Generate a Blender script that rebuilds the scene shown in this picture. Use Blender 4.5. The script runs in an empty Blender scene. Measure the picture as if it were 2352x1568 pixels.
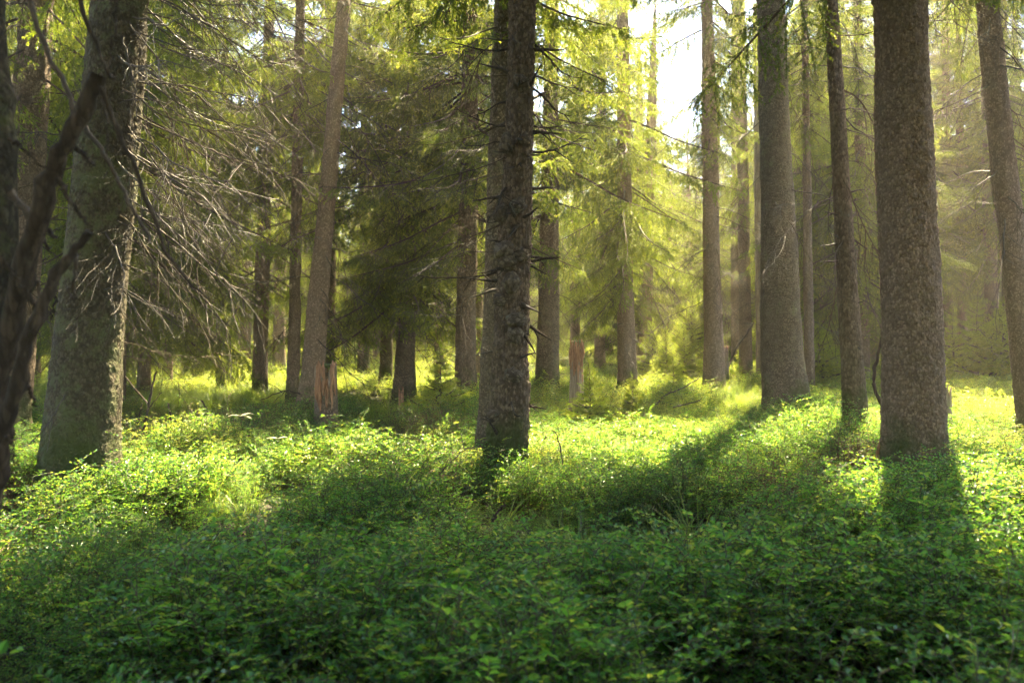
import bpy, math, random
import numpy as np
from mathutils import Vector

R = math.radians
PI = math.pi
random.seed(7)
rng = np.random.default_rng(11)
scene = bpy.context.scene
C = scene.collection

# ------------------------------------------------------------------ camera, sky, sun, exposure
CAMZ = 1.35
FPX = 1960.0                      # focal length in the 2352 px wide layout grid
cam_d = bpy.data.cameras.new('camera')
cam_d.lens = 30.0
cam_d.sensor_width = 36.0
cam_d.clip_start = 0.05
cam_d.clip_end = 600.0
cam_d.dof.use_dof = True
cam_d.dof.focus_distance = 9.0
cam_d.dof.aperture_fstop = 3.2
cam = bpy.data.objects.new('camera', cam_d)
cam.location = (0, 0, CAMZ)
cam.rotation_euler = (R(90), 0, 0)
C.objects.link(cam)
scene.camera = cam

SUN_EL = R(52)
SUN_AZ = R(22)                    # to the right of the view direction (+Y)
world = bpy.data.worlds.new('World')
scene.world = world
world.use_nodes = True
wn = world.node_tree.nodes
sky = wn.new('ShaderNodeTexSky')
sky.sky_type = 'NISHITA'
sky.sun_disc = False
sky.sun_elevation = SUN_EL
sky.sun_rotation = SUN_AZ
sky.air_density = 1.0
sky.dust_density = 0.3
sky.ozone_density = 1.0
bg = wn['Background']
bg.inputs['Strength'].default_value = 0.05
world.node_tree.links.new(sky.outputs[0], bg.inputs[0])

sun_d = bpy.data.lights.new('sun', 'SUN')
sun_d.energy = 5.0
sun_d.angle = R(0.6)
sun_d.color = (1.0, 0.85, 0.54)
sun = bpy.data.objects.new('sun', sun_d)
to_sun = Vector((math.sin(SUN_AZ) * math.cos(SUN_EL), math.cos(SUN_AZ) * math.cos(SUN_EL), math.sin(SUN_EL)))
sun.rotation_euler = to_sun.to_track_quat('Z', 'Y').to_euler()
sun.location = (10, 40, 60)
C.objects.link(sun)

vs = scene.view_settings
vs.view_transform = 'Standard'
vs.look = 'None'
vs.gamma = 1.0
vs.use_curve_mapping = False
vs.exposure = 3.55

cy = scene.cycles
cy.max_bounces = 4
cy.diffuse_bounces = 2
cy.glossy_bounces = 1
cy.transmission_bounces = 3
cy.transparent_max_bounces = 4
cy.volume_bounces = 0
cy.use_light_tree = False
cy.use_adaptive_sampling = True
cy.adaptive_threshold = 0.08
cy.adaptive_min_samples = 32
cy.caustics_reflective = False
cy.caustics_refractive = False
cy.sample_clamp_indirect = 4.0
cy.use_denoising = True
try:
    cy.denoiser = 'OPENIMAGEDENOISE'
    cy.denoising_input_passes = 'RGB_ALBEDO_NORMAL'
    cy.denoising_prefilter = 'ACCURATE'
except Exception:
    pass

# ------------------------------------------------------------------ small maths helpers
def pw(x, y, D):
    """layout pixel (2352 wide grid) at depth D -> world point"""
    return np.array([(x - 1176.0) / FPX * D, D, CAMZ - (y - 784.0) / FPX * D])

def project(p):
    p = np.asarray(p, float)
    D = np.maximum(p[..., 1], 1e-3)
    return 1176.0 + p[..., 0] / D * FPX, 784.0 - (p[..., 2] - CAMZ) / D * FPX

def gz(x, y):
    x = np.asarray(x, float); y = np.asarray(y, float)
    h = 0.11 * np.sin(x * 0.9 + 0.4 * y + 0.6) * np.cos(0.75 * y - 0.3 * x) + 0.05 * np.sin(1.7 * x - 0.8 * y + 2.0) + 0.04 * np.cos(2.3 * y + 0.7 * x)
    far = np.clip((y - 18) / 40, 0, 1)
    h = h * np.clip(1.25 - y / 30, 0.5, 1) + 0.12 * far * np.sin(x * 0.11 + 1.4) + 0.0135 * np.clip(y - 9, 0, 60)
    near = np.clip((np.hypot(x, y) - 0.5) / 3.0, 0.15, 1)
    return h * near

def h3(a, b, c):
    n = (a.astype(np.int64) * 73856093) ^ (b.astype(np.int64) * 19349663) ^ (c.astype(np.int64) * 83492791)
    n = (n ^ (n >> 13)) * 1274126177
    n = n ^ (n >> 16)
    return (n & 0xffffff) / float(0xffffff)

def vnoise(p, seed=0):
    p = np.asarray(p, float)
    i = np.floor(p).astype(np.int64); f = p - i
    f = f * f * (3 - 2 * f)
    out = 0
    for dx in (0, 1):
        for dy in (0, 1):
            for dz in (0, 1):
                w = (f[..., 0] if dx else 1 - f[..., 0]) * (f[..., 1] if dy else 1 - f[..., 1]) * (f[..., 2] if dz else 1 - f[..., 2])
                out = out + w * h3(i[..., 0] + dx + seed * 131, i[..., 1] + dy, i[..., 2] + dz)
    return out

def worley(u, v, nu, seed):
    iu = np.floor(u).astype(np.int64); iv = np.floor(v).astype(np.int64)
    f1 = np.full(u.shape, 9.0); f2 = np.full(u.shape, 9.0); cid = np.zeros(u.shape)
    s = np.full(iu.shape, seed, dtype=np.int64)
    for du in (-1, 0, 1):
        for dv in (-1, 0, 1):
            cu = iu + du; cv = iv + dv; w = np.mod(cu, nu)
            jx = h3(w, cv, s); jy = h3(w, cv, s + 7)
            d = np.hypot(cu + jx - u, cv + jy - v)
            nearer = d < f1
            f2 = np.where(nearer, f1, np.minimum(f2, d))
            cid = np.where(nearer, h3(w, cv, s + 19), cid)
            f1 = np.where(nearer, d, f1)
    return f1, f2, cid

def in_poly(px, py, poly):
    px = np.asarray(px, float); py = np.asarray(py, float)
    inside = np.zeros(px.shape, bool)
    n = len(poly)
    for i in range(n):
        x1, y1 = poly[i]; x2, y2 = poly[(i + 1) % n]
        c = ((y1 > py) != (y2 > py)) & (px < (x2 - x1) * (py - y1) / (y2 - y1 + 1e-9) + x1)
        inside ^= c
    return inside

# clearings: places on the forest floor over which the canopy is open towards the sun
CLEARINGS = [
    [(1215, 905), (1330, 935), (1450, 880), (1480, 846), (1740, 846), (1760, 880), (1690, 900), (1650, 950), (1640, 1000), (1520, 1020), (1230, 1010), (1205, 965)],
    [(262, 985), (420, 1000), (600, 1005), (720, 1015), (660, 1075), (520, 1075), (330, 1130), (250, 1090)],
    [(0, 960), (85, 950), (85, 1090), (230, 1110), (240, 1180), (0, 1200)],
    [(340, 885), (480, 890), (670, 880), (665, 918), (520, 915), (350, 915)],
    [(930, 925), (1060, 890), (1060, 920), (960, 950)],
    [(1020, 960), (1100, 955), (1100, 1030), (1040, 1020)],
    [(830, 1010), (960, 995), (990, 1040), (880, 1070)],
    [(2030, 1100), (2200, 1075), (2352, 1085), (2352, 1270), (2150, 1260), (2000, 1215)],
    [(2180, 885), (2352, 890), (2352, 960), (2190, 950)],
    [(1560, 985), (1760, 965), (1720, 1010), (1600, 1020)],
    [(430, 846), (665, 846), (665, 880), (430, 880)],
    [(1195, 840), (1235, 840), (1240, 900), (1200, 900)],
    [(2180, 840), (2352, 845), (2352, 870), (2180, 870)],
    [(950, 850), (1040, 850), (1040, 890), (950, 890)],
]
SKYGAP = [(1512, 95), (1560, 70), (1604, 85), (1606, 270), (1585, 325), (1558, 290), (1532, 210)]

def shades_clearing(p):
    """does a point of the canopy stand between the sun and a clearing?"""
    p = np.asarray(p, float)
    t = (p[..., 2] - 0.45) / math.tan(SUN_EL)
    gx = p[..., 0] - t * math.sin(SUN_AZ); gy = p[..., 1] - t * math.cos(SUN_AZ)
    ok = (gy > 1.5) & (p[..., 2] > 1.5)
    x, y = project(np.stack([gx, gy, np.full(gx.shape, 0.42)], -1))
    r = np.zeros(gx.shape, bool)
    for poly in CLEARINGS:
        r |= in_poly(x, y, poly)
    return r & ok

THIN = 0.8        # how open the upper canopy is, away from the shaded foreground
LIT_BOUGHS = [(13.5, -2.9, -0.35, 1.9, 8.0, 0.85), (16.5, -4.0, -0.8, 4.0, 9.5, 0.8), (14.5, 0.5, 2.4, 3.0, 7.0, 0.85), (19.5, 1.2, 4.2, 2.0, 10.0, 0.7), (21.0, 5.5, 12.5, 2.0, 8.0, 0.25), (15.5, -7.5, -3.4, 1.5, 7.0, 0.75), (22.0, -9.0, -4.0, 3.0, 9.0, 0.6)]
def shades_boughs(p, r):
    """limbs standing between the sun and the sunlit boughs of the middle distance"""
    p = np.asarray(p, float)
    out = np.zeros(p.shape[0], bool)
    for Y, x0, x1, z0, z1, pr in LIT_BOUGHS:
        t = p[:, 1] - Y
        x = p[:, 0] - t * math.tan(SUN_AZ); z = p[:, 2] - t / math.cos(SUN_AZ) * math.tan(SUN_EL)
        out |= (t > 2.2) & (x > x0) & (x < x1) & (z > z0) & (z < z1) & (r.random(len(p)) < pr)
    return out

def shades_foreground(p, lim=8.5):
    p = np.asarray(p, float)
    t = (p[..., 2] - 0.45) / math.tan(SUN_EL)
    gx = p[..., 0] - t * math.sin(SUN_AZ); gy = p[..., 1] - t * math.cos(SUN_AZ)
    return (gy < lim) & (np.abs(gx) < gy * 0.62 + 1.5)

def in_skygap(p):
    x, y = project(p)
    return in_poly(x, y, SKYGAP) & (np.asarray(p)[..., 1] > 1)

# ------------------------------------------------------------------ mesh helpers
class MB:
    def __init__(s):
        s.v = []; s.f = []; s.m = []; s.n = 0
    def add(s, verts, faces, mat=0):
        verts = np.asarray(verts, float)
        s.v.append(verts)
        for f in faces:
            s.f.append([int(i) + s.n for i in f])
        s.m += [mat] * len(faces)
        s.n += len(verts)
    def tube(s, pts, rad, sides=5, mat=0, cap=True):
        pts = np.asarray(pts, float); n = len(pts)
        rad = np.asarray(rad, float) * np.ones(n)
        t = np.gradient(pts, axis=0); t /= np.linalg.norm(t, axis=1, keepdims=True) + 1e-12
        up = np.array([0, 0, 1.0]) if abs(t[0, 2]) < 0.9 else np.array([1.0, 0, 0])
        a = np.cross(t, up); a /= np.linalg.norm(a, axis=1, keepdims=True) + 1e-12
        b = np.cross(t, a)
        th = np.arange(sides) * 2 * PI / sides
        ring = pts[:, None, :] + rad[:, None, None] * (np.cos(th)[None, :, None] * a[:, None, :] + np.sin(th)[None, :, None] * b[:, None, :])
        v = ring.reshape(-1, 3)
        f = [(i * sides + j, i * sides + (j + 1) % sides, (i + 1) * sides + (j + 1) % sides, (i + 1) * sides + j) for i in range(n - 1) for j in range(sides)]
        if cap:
            f.append(tuple(range(sides))); f.append(tuple((n - 1) * sides + j for j in reversed(range(sides))))
        s.add(v, f, mat)
    def mesh(s, name, mats, smooth=False):
        me = bpy.data.meshes.new(name)
        v = np.concatenate(s.v) if s.v else np.zeros((0, 3))
        me.from_pydata(v.tolist(), [], s.f)
        for m in mats:
            me.materials.append(m)
        if len(mats) > 1:
            me.polygons.foreach_set('material_index', np.array(s.m, dtype=np.int32))
        if smooth:
            me.polygons.foreach_set('use_smooth', np.ones(len(me.polygons), dtype=bool))
        me.update()
        return me

def obj(name, me, parent=None, loc=None, rot=None, sc=None):
    o = bpy.data.objects.new(name, me)
    C.objects.link(o)
    if parent is not None:
        o.parent = parent
    if loc is not None: o.location = loc
    if rot is not None: o.rotation_euler = rot
    if sc is not None: o.scale = (sc, sc, sc) if np.isscalar(sc) else sc
    return o

def tag(o, label=None, cat=None, group=None, kind=None):
    if label: o['label'] = label
    if cat: o['category'] = cat
    if group: o['group'] = group
    if kind: o['kind'] = kind
    return o

def thing(name, label, cat, loc, group=None):
    e = bpy.data.objects.new(name, None)
    C.objects.link(e)
    e.location = loc
    e.empty_display_size = 0.2
    return tag(e, label, cat, group)

# ------------------------------------------------------------------ materials
def new_mat(name):
    m = bpy.data.materials.new(name)
    m.use_nodes = True
    nt = m.node_tree
    return m, nt, nt.nodes['Principled BSDF'], nt.nodes['Material Output']

def node(nt, kind, **kw):
    n = nt.nodes.new(kind)
    for k, v in kw.items():
        if k in n.inputs: n.inputs[k].default_value = v
        else: setattr(n, k, v)
    return n

def mixc(nt, fac, a, b):
    n = nt.nodes.new('ShaderNodeMix'); n.data_type = 'RGBA'
    for sock, val in ((n.inputs[0], fac), (n.inputs[6], a), (n.inputs[7], b)):
        if isinstance(val, bpy.types.NodeSocket): nt.links.new(val, sock)
        elif isinstance(val, (int, float)): sock.default_value = val
        else: sock.default_value = (*val, 1)
    return n.outputs[2]

def ramp(nt, fac, lo, hi):
    n = nt.nodes.new('ShaderNodeMapRange'); n.interpolation_type = 'SMOOTHSTEP'
    n.inputs['From Min'].default_value = lo; n.inputs['From Max'].default_value = hi
    nt.links.new(fac, n.inputs['Value'])
    return n.outputs[0]

def noise_tex(nt, vec, scale, detail=3, rough=0.6):
    n = nt.nodes.new('ShaderNodeTexNoise')
    n.inputs['Scale'].default_value = scale; n.inputs['Detail'].default_value = detail; n.inputs['Roughness'].default_value = rough
    if vec is not None: nt.links.new(vec, n.inputs['Vector'])
    return n.outputs['Fac']

def coords(nt, scale=(1, 1, 1)):
    tc = nt.nodes.new('ShaderNodeTexCoord')
    oi = nt.nodes.new('ShaderNodeObjectInfo')
    mp = nt.nodes.new('ShaderNodeMapping')
    mp.inputs['Scale'].default_value = scale
    nt.links.new(tc.outputs['Object'], mp.inputs['Vector'])
    nt.links.new(oi.outputs['Location'], mp.inputs['Location'])
    return mp.outputs['Vector']

def bark_mat(name, base, dark, lichen, amount, bump=0.5, flake=58, vstretch=0.7, moss=True):
    m, nt, p, out = new_mat(name)
    vec = coords(nt)
    vecs = coords(nt, (1, 1, vstretch))
    big = noise_tex(nt, vec, 1.6, 4, 0.65)
    mid = noise_tex(nt, vec, 9, 5, 0.7)
    fine = noise_tex(nt, vecs, 70, 4, 0.75)
    vor = node(nt, 'ShaderNodeTexVoronoi'); vor.inputs['Scale'].default_value = flake
    nt.links.new(vecs, vor.inputs['Vector'])
    c = mixc(nt, ramp(nt, mid, 0.25, 0.75), dark, base)
    sep = node(nt, 'ShaderNodeSeparateColor'); nt.links.new(vor.outputs['Color'], sep.inputs[0])
    lighter = tuple(min(1, x * 1.35) for x in base)
    c = mixc(nt, ramp(nt, sep.outputs[0], 0.35, 1.0), c, lighter)
    c = mixc(nt, ramp(nt, fine, 0.50, 0.30), c, dark)
    crack = ramp(nt, vor.outputs['Distance'], 0.45, 0.95)
    c = mixc(nt, crack, c, dark)
    # lichen: crusty patches, broken up by the flakes
    add = node(nt, 'ShaderNodeMath', operation='MULTIPLY_ADD')
    nt.links.new(big, add.inputs[0]); add.inputs[1].default_value = 0.9
    nt.links.new(mid, add.inputs[2])
    add2 = node(nt, 'ShaderNodeMath', operation='MULTIPLY_ADD')
    nt.links.new(fine, add2.inputs[0]); add2.inputs[1].default_value = 0.45
    nt.links.new(add.outputs[0], add2.inputs[2])
    c = mixc(nt, ramp(nt, add2.outputs[0], 1.46 - amount, 1.74 - amount), c, lichen)
    spots = noise_tex(nt, vec, 22, 2, 0.5)
    pale = tuple(min(1, x * 1.45 + 0.02) for x in lichen)
    sb = node(nt, 'ShaderNodeMath', operation='MULTIPLY_ADD'); nt.links.new(big, sb.inputs[0]); sb.inputs[1].default_value = 0.8; nt.links.new(spots, sb.inputs[2])
    c = mixc(nt, ramp(nt, sb.outputs[0], 1.22 - amount * 0.25, 1.34 - amount * 0.25), c, pale)
    # moss creeping up from the foot
    tc = nt.nodes.new('ShaderNodeTexCoord'); sx = nt.nodes.new('ShaderNodeSeparateXYZ'); nt.links.new(tc.outputs['Object'], sx.inputs[0])
    mz = node(nt, 'ShaderNodeMath', operation='MULTIPLY_ADD'); nt.links.new(big, mz.inputs[0]); mz.inputs[1].default_value = -2.2; nt.links.new(sx.outputs['Z'], mz.inputs[2])
    if moss: c = mixc(nt, ramp(nt, mz.outputs[0], -0.35, -0.95), c, (0.075, 0.09, 0.026))
    nt.links.new(c, p.inputs['Base Color'])
    p.inputs['Roughness'].default_value = 0.9
    p.inputs['Specular IOR Level'].default_value = 0.25
    hgt = node(nt, 'ShaderNodeMath', operation='MULTIPLY_ADD')
    nt.links.new(vor.outputs['Distance'], hgt.inputs[0]); hgt.inputs[1].default_value = -0.8
    nt.links.new(fine, hgt.inputs[2])
    b = node(nt, 'ShaderNodeBump'); b.inputs['Strength'].default_value = bump; b.inputs['Distance'].default_value = 0.02
    nt.links.new(hgt.outputs[0], b.inputs['Height'])
    nt.links.new(b.outputs[0], p.inputs['Normal'])
    return m

BARK_GREY = bark_mat('bark_grey', (0.20, 0.145, 0.10), (0.11, 0.076, 0.052), (0.19, 0.20, 0.14), 0.10, 0.9)
BARK_LICHEN = bark_mat('bark_lichen', (0.17, 0.13, 0.088), (0.095, 0.07, 0.047), (0.19, 0.175, 0.09), 0.24, 0.9)
BARK_OLD = bark_mat('bark_old_lichen', (0.115, 0.092, 0.06), (0.06, 0.047, 0.032), (0.135, 0.14, 0.065), 0.36, 1.0, 50)
BARK_BROWN = bark_mat('bark_brown', (0.25, 0.175, 0.12), (0.15, 0.102, 0.068), (0.20, 0.20, 0.13), 0.05, 0.8)
BARK_DARK = bark_mat('bark_dark', (0.18, 0.13, 0.088), (0.088, 0.061, 0.041), (0.18, 0.195, 0.15), 0.13, 1.0, 46, 0.55)
BARK_FAR = bark_mat('bark_far', (0.26, 0.185, 0.13), (0.16, 0.112, 0.078), (0.14, 0.16, 0.09), 0.10, 0.6)
MOSSY = bark_mat('bark_mossy', (0.06, 0.05, 0.035), (0.03, 0.026, 0.02), (0.075, 0.085, 0.035), 0.3, 0.9)
BARE_STEM = bark_mat('bare_stem', (0.065, 0.048, 0.036), (0.032, 0.024, 0.018), (0.07, 0.085, 0.045), 0.12, 0.6, 60, 0.2, False)
BARK_KNOT = bark_mat('bark_knot', (0.15, 0.115, 0.08), (0.07, 0.05, 0.035), (0.19, 0.20, 0.15), 0.22, 1.0, 46, 0.6, False)
PALE_BARK = bark_mat('bark_pale', (0.30, 0.24, 0.18), (0.17, 0.13, 0.10), (0.2, 0.2, 0.13), 0.0, 0.5, 20, 0.1)

def wood_mat(name, a, b, stretch=0.06, rough=0.8):
    m, nt, p, out = new_mat(name)
    vec = coords(nt, (1, 1, stretch))
    n = noise_tex(nt, vec, 45, 4, 0.65)
    c = mixc(nt, ramp(nt, n, 0.35, 0.65), a, b)
    nt.links.new(c, p.inputs['Base Color'])
    p.inputs['Roughness'].default_value = rough
    bp = node(nt, 'ShaderNodeBump'); bp.inputs['Strength'].default_value = 0.6; bp.inputs['Distance'].default_value = 0.01
    nt.links.new(n, bp.inputs['Height']); nt.links.new(bp.outputs[0], p.inputs['Normal'])
    return m

TWIG = wood_mat('dead_twig', (0.034, 0.023, 0.015), (0.07, 0.047, 0.029), 1.0, 0.65)
TWIG_GREY = wood_mat('grey_twig', (0.045, 0.034, 0.026), (0.09, 0.07, 0.054), 1.0, 0.55)
TWIG_LICHEN = wood_mat('lichen_twig', (0.05, 0.034, 0.014), (0.10, 0.068, 0.024), 1.0, 0.8)
LIMB_WOOD = wood_mat('limb_wood', (0.05, 0.034, 0.023), (0.085, 0.058, 0.038), 1.0, 0.8)
WOOD_RED = wood_mat('rotten_wood', (0.19, 0.085, 0.042), (0.42, 0.22, 0.12), 0.06, 0.85)
WOOD_TAN = wood_mat('weathered_wood', (0.16, 0.115, 0.075), (0.33, 0.245, 0.165), 0.05, 0.8)
STEM_GREEN = wood_mat('shrub_stem', (0.05, 0.07, 0.02), (0.09, 0.06, 0.03), 1.0, 0.7)
STEM_RED = wood_mat('shrub_dry_stem', (0.10, 0.045, 0.03), (0.17, 0.09, 0.06), 1.0, 0.7)

def leaf_mat(name, cols, trans, tmix, rough=0.4, spec=0.5, var=0.35):
    """cols: two diffuse colours, mixed leaf by leaf; trans: colour of light coming through"""
    m, nt, p, out = new_mat(name)
    g = node(nt, 'ShaderNodeNewGeometry')
    oi = node(nt, 'ShaderNodeObjectInfo')
    c = mixc(nt, g.outputs['Random Per Island'], cols[0], cols[1])
    hv = node(nt, 'ShaderNodeHueSaturation')
    mr = node(nt, 'ShaderNodeMapRange'); mr.inputs['To Min'].default_value = 1 - var; mr.inputs['To Max'].default_value = 1 + var
    nt.links.new(oi.outputs['Random'], mr.inputs['Value'])
    nt.links.new(mr.outputs[0], hv.inputs['Value']); nt.links.new(c, hv.inputs['Color'])
    nt.links.new(hv.outputs[0], p.inputs['Base Color'])
    p.inputs['Roughness'].default_value = rough
    p.inputs['Specular IOR Level'].default_value = spec
    t = node(nt, 'ShaderNodeBsdfTranslucent')
    c2 = mixc(nt, g.outputs['Random Per Island'], trans[0], trans[1])
    hv2 = node(nt, 'ShaderNodeHueSaturation')
    nt.links.new(mr.outputs[0], hv2.inputs['Value']); nt.links.new(c2, hv2.inputs['Color'])
    nt.links.new(hv2.outputs[0], t.inputs['Color'])
    mx = node(nt, 'ShaderNodeMixShader'); mx.inputs[0].default_value = tmix
    nt.links.new(p.outputs[0], mx.inputs[1]); nt.links.new(t.outputs[0], mx.inputs[2])
    nt.links.new(mx.outputs[0], out.inputs['Surface'])
    return m

BILBERRY = leaf_mat('bilberry_leaf', ((0.006, 0.088, 0.024), (0.016, 0.135, 0.028)), ((0.22, 0.50, 0.035), (0.40, 0.60, 0.045)), 0.43, 0.30, 0.42, 0.3)
BILBERRY_Y = leaf_mat('bilberry_young_leaf', ((0.035, 0.15, 0.026), (0.06, 0.18, 0.03)), ((0.54, 0.62, 0.05), (0.70, 0.70, 0.08)), 0.5, 0.30, 0.5, 0.25)
GRASS = leaf_mat('grass_blade', ((0.05, 0.13, 0.022), (0.10, 0.18, 0.03)), ((0.30, 0.44, 0.03), (0.46, 0.54, 0.05)), 0.48, 0.4, 0.5, 0.2)
NEEDLE = leaf_mat('spruce_needle', ((0.04, 0.085, 0.02), (0.07, 0.115, 0.024)), ((0.20, 0.28, 0.02), (0.34, 0.38, 0.026)), 0.48, 0.45, 0.4, 0.3)
NEEDLE_NEW = leaf_mat('spruce_new_needle', ((0.13, 0.19, 0.025), (0.20, 0.25, 0.035)), ((0.42, 0.48, 0.035), (0.56, 0.56, 0.05)), 0.5, 0.45, 0.4, 0.2)
NEEDLE_YOUNG = leaf_mat('young_spruce_needle', ((0.075, 0.14, 0.025), (0.12, 0.18, 0.03)), ((0.34, 0.46, 0.03), (0.48, 0.54, 0.04)), 0.5, 0.45, 0.35, 0.2)
FERN = leaf_mat('fern_frond', ((0.5, 0.5, 0.36), (0.62, 0.60, 0.45)), ((0.6, 0.6, 0.35), (0.65, 0.6, 0.4)), 0.4, 0.5, 0.4, 0.1)  # near-white: blown-out sunlight painted into the frond colour

m, nt, p, out = new_mat('moss')
vec = coords(nt)
n = noise_tex(nt, vec, 60, 4, 0.7)
nt.links.new(mixc(nt, ramp(nt, n, 0.3, 0.7), (0.03, 0.045, 0.01), (0.09, 0.11, 0.02)), p.inputs['Base Color'])
p.inputs['Roughness'].default_value = 0.95
b = node(nt, 'ShaderNodeBump'); b.inputs['Strength'].default_value = 0.9; b.inputs['Distance'].default_value = 0.02
nt.links.new(n, b.inputs['Height']); nt.links.new(b.outputs[0], p.inputs['Normal'])
MOSS = m

m, nt, p, out = new_mat('forest_floor')
vec = coords(nt)
n1 = noise_tex(nt, vec, 0.8, 4, 0.6); n2 = noise_tex(nt, vec, 26, 5, 0.75)
c = mixc(nt, ramp(nt, n2, 0.3, 0.7), (0.022, 0.015, 0.009), (0.07, 0.045, 0.025))
c = mixc(nt, ramp(nt, n1, 0.42, 0.58), c, (0.032, 0.05, 0.012))
nt.links.new(c, p.inputs['Base Color']); p.inputs['Roughness'].default_value = 0.95
b = node(nt, 'ShaderNodeBump'); b.inputs['Strength'].default_value = 1.0; b.inputs['Distance'].default_value = 0.04
nt.links.new(n2, b.inputs['Height']); nt.links.new(b.outputs[0], p.inputs['Normal'])
FLOOR = m

# ------------------------------------------------------------------ the ground
def axis(lo, a, b, hi, fine, coarse):
    return np.unique(np.concatenate([np.arange(lo, a, coarse), np.arange(a, b, fine), np.arange(b, hi + 0.01, coarse)]))
gx = axis(-104, -36, 36, 104, 0.5, 4.0)
gy = axis(-54, -6, 50, 150, 0.5, 4.0)
GX, GY = np.meshgrid(gx, gy)
v = np.stack([GX, GY, gz(GX, GY)], -1).reshape(-1, 3)
nx, ny = len(gx), len(gy)
f = [(j * nx + i, j * nx + i + 1, (j + 1) * nx + i + 1, (j + 1) * nx + i) for j in range(ny - 1) for i in range(nx - 1)]
mb = MB(); mb.add(v, f)
tag(obj('ground', mb.mesh('ground', [FLOOR], True)), kind='structure')

# ------------------------------------------------------------------ prototypes (never linked: only their mesh data is scattered)
def proto_collection(name, meshes):
    col = bpy.data.collections.new(name)
    for i, me in enumerate(meshes):
        col.objects.link(bpy.data.objects.new('%s_%02d' % (name, i), me))
    return col

def gn_scatter(col):
    ng = bpy.data.node_groups.new('scatter_' + col.name, 'GeometryNodeTree')
    ng.interface.new_socket('Geometry', in_out='INPUT', socket_type='NodeSocketGeometry')
    ng.interface.new_socket('Geometry', in_out='OUTPUT', socket_type='NodeSocketGeometry')
    N = ng.nodes
    gi = N.new('NodeGroupInput'); go = N.new('NodeGroupOutput')
    ci = N.new('GeometryNodeCollectionInfo')
    ci.inputs['Collection'].default_value = col
    ci.inputs['Separate Children'].default_value = True
    ci.inputs['Reset Children'].default_value = True
    ip = N.new('GeometryNodeInstanceOnPoints')
    ip.inputs['Pick Instance'].default_value = True
    def att(n, t):
        a = N.new('GeometryNodeInputNamedAttribute'); a.data_type = t; a.inputs['Name'].default_value = n
        return [s for s in a.outputs if s.enabled and s.name == 'Attribute'][0]
    L = ng.links.new
    e2r = N.new('FunctionNodeEulerToRotation')
    L(att('rot', 'FLOAT_VECTOR'), e2r.inputs[0])
    L(gi.outputs[0], ip.inputs['Points'])
    L(ci.outputs[0], ip.inputs['Instance'])
    L(att('pi', 'INT'), ip.inputs['Instance Index'])
    L(e2r.outputs[0], ip.inputs['Rotation'])
    L(att('sc', 'FLOAT_VECTOR'), ip.inputs['Scale'])
    L(ip.outputs[0], go.inputs[0])
    return ng

def scatter(name, ng, pts, rot, sc, idx, parent=None):
    me = bpy.data.meshes.new(name)
    n = len(pts)
    me.vertices.add(n)
    me.vertices.foreach_set('co', np.asarray(pts, np.float32).ravel())
    a = me.attributes.new('rot', 'FLOAT_VECTOR', 'POINT'); a.data.foreach_set('vector', np.asarray(rot, np.float32).ravel())
    sc = np.asarray(sc, np.float32)
    if sc.ndim == 1: sc = np.repeat(sc[:, None], 3, 1)
    a = me.attributes.new('sc', 'FLOAT_VECTOR', 'POINT'); a.data.foreach_set('vector', sc.ravel())
    a = me.attributes.new('pi', 'INT', 'POINT'); a.data.foreach_set('value', np.asarray(idx, np.int32))
    me.update()
    o = obj(name, me, parent)
    md = o.modifiers.new('scatter', 'NODES'); md.node_group = ng
    return o

# --- a living spruce limb along +X
def needles(mb, p0, p1, rnd, mat, dens=95, ln=0.030, wd=0.0105):
    p0 = np.asarray(p0); p1 = np.asarray(p1)
    d = p1 - p0; L = np.linalg.norm(d)
    if L < 1e-4: return
    d = d / L
    n = max(3, int(L * dens))
    a = np.cross(d, [0.13, 0.2, 0.97]); a /= np.linalg.norm(a) + 1e-9
    b = np.cross(d, a)
    t = rnd.random(n); ph = rnd.random(n) * 2 * PI
    base = p0 + d * (t * L)[:, None]
    out = a * np.cos(ph)[:, None] + b * np.sin(ph)[:, None]
    dirs = out * 0.78 + d * 0.62
    l = ln * (0.7 + 0.6 * rnd.random(n))
    tip = base + dirs * l[:, None]
    side = np.cross(dirs, rnd.normal(size=(n, 3))); side /= np.linalg.norm(side, axis=1, keepdims=True) + 1e-9
    w = wd * (0.8 + 0.4 * rnd.random(n))
    v = np.stack([base - side * w[:, None] * 0.5, base + side * w[:, None] * 0.5, tip], 1).reshape(-1, 3)
    f = np.arange(3 * n).reshape(-1, 3)
    mb.add(v, f, mat)

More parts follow.
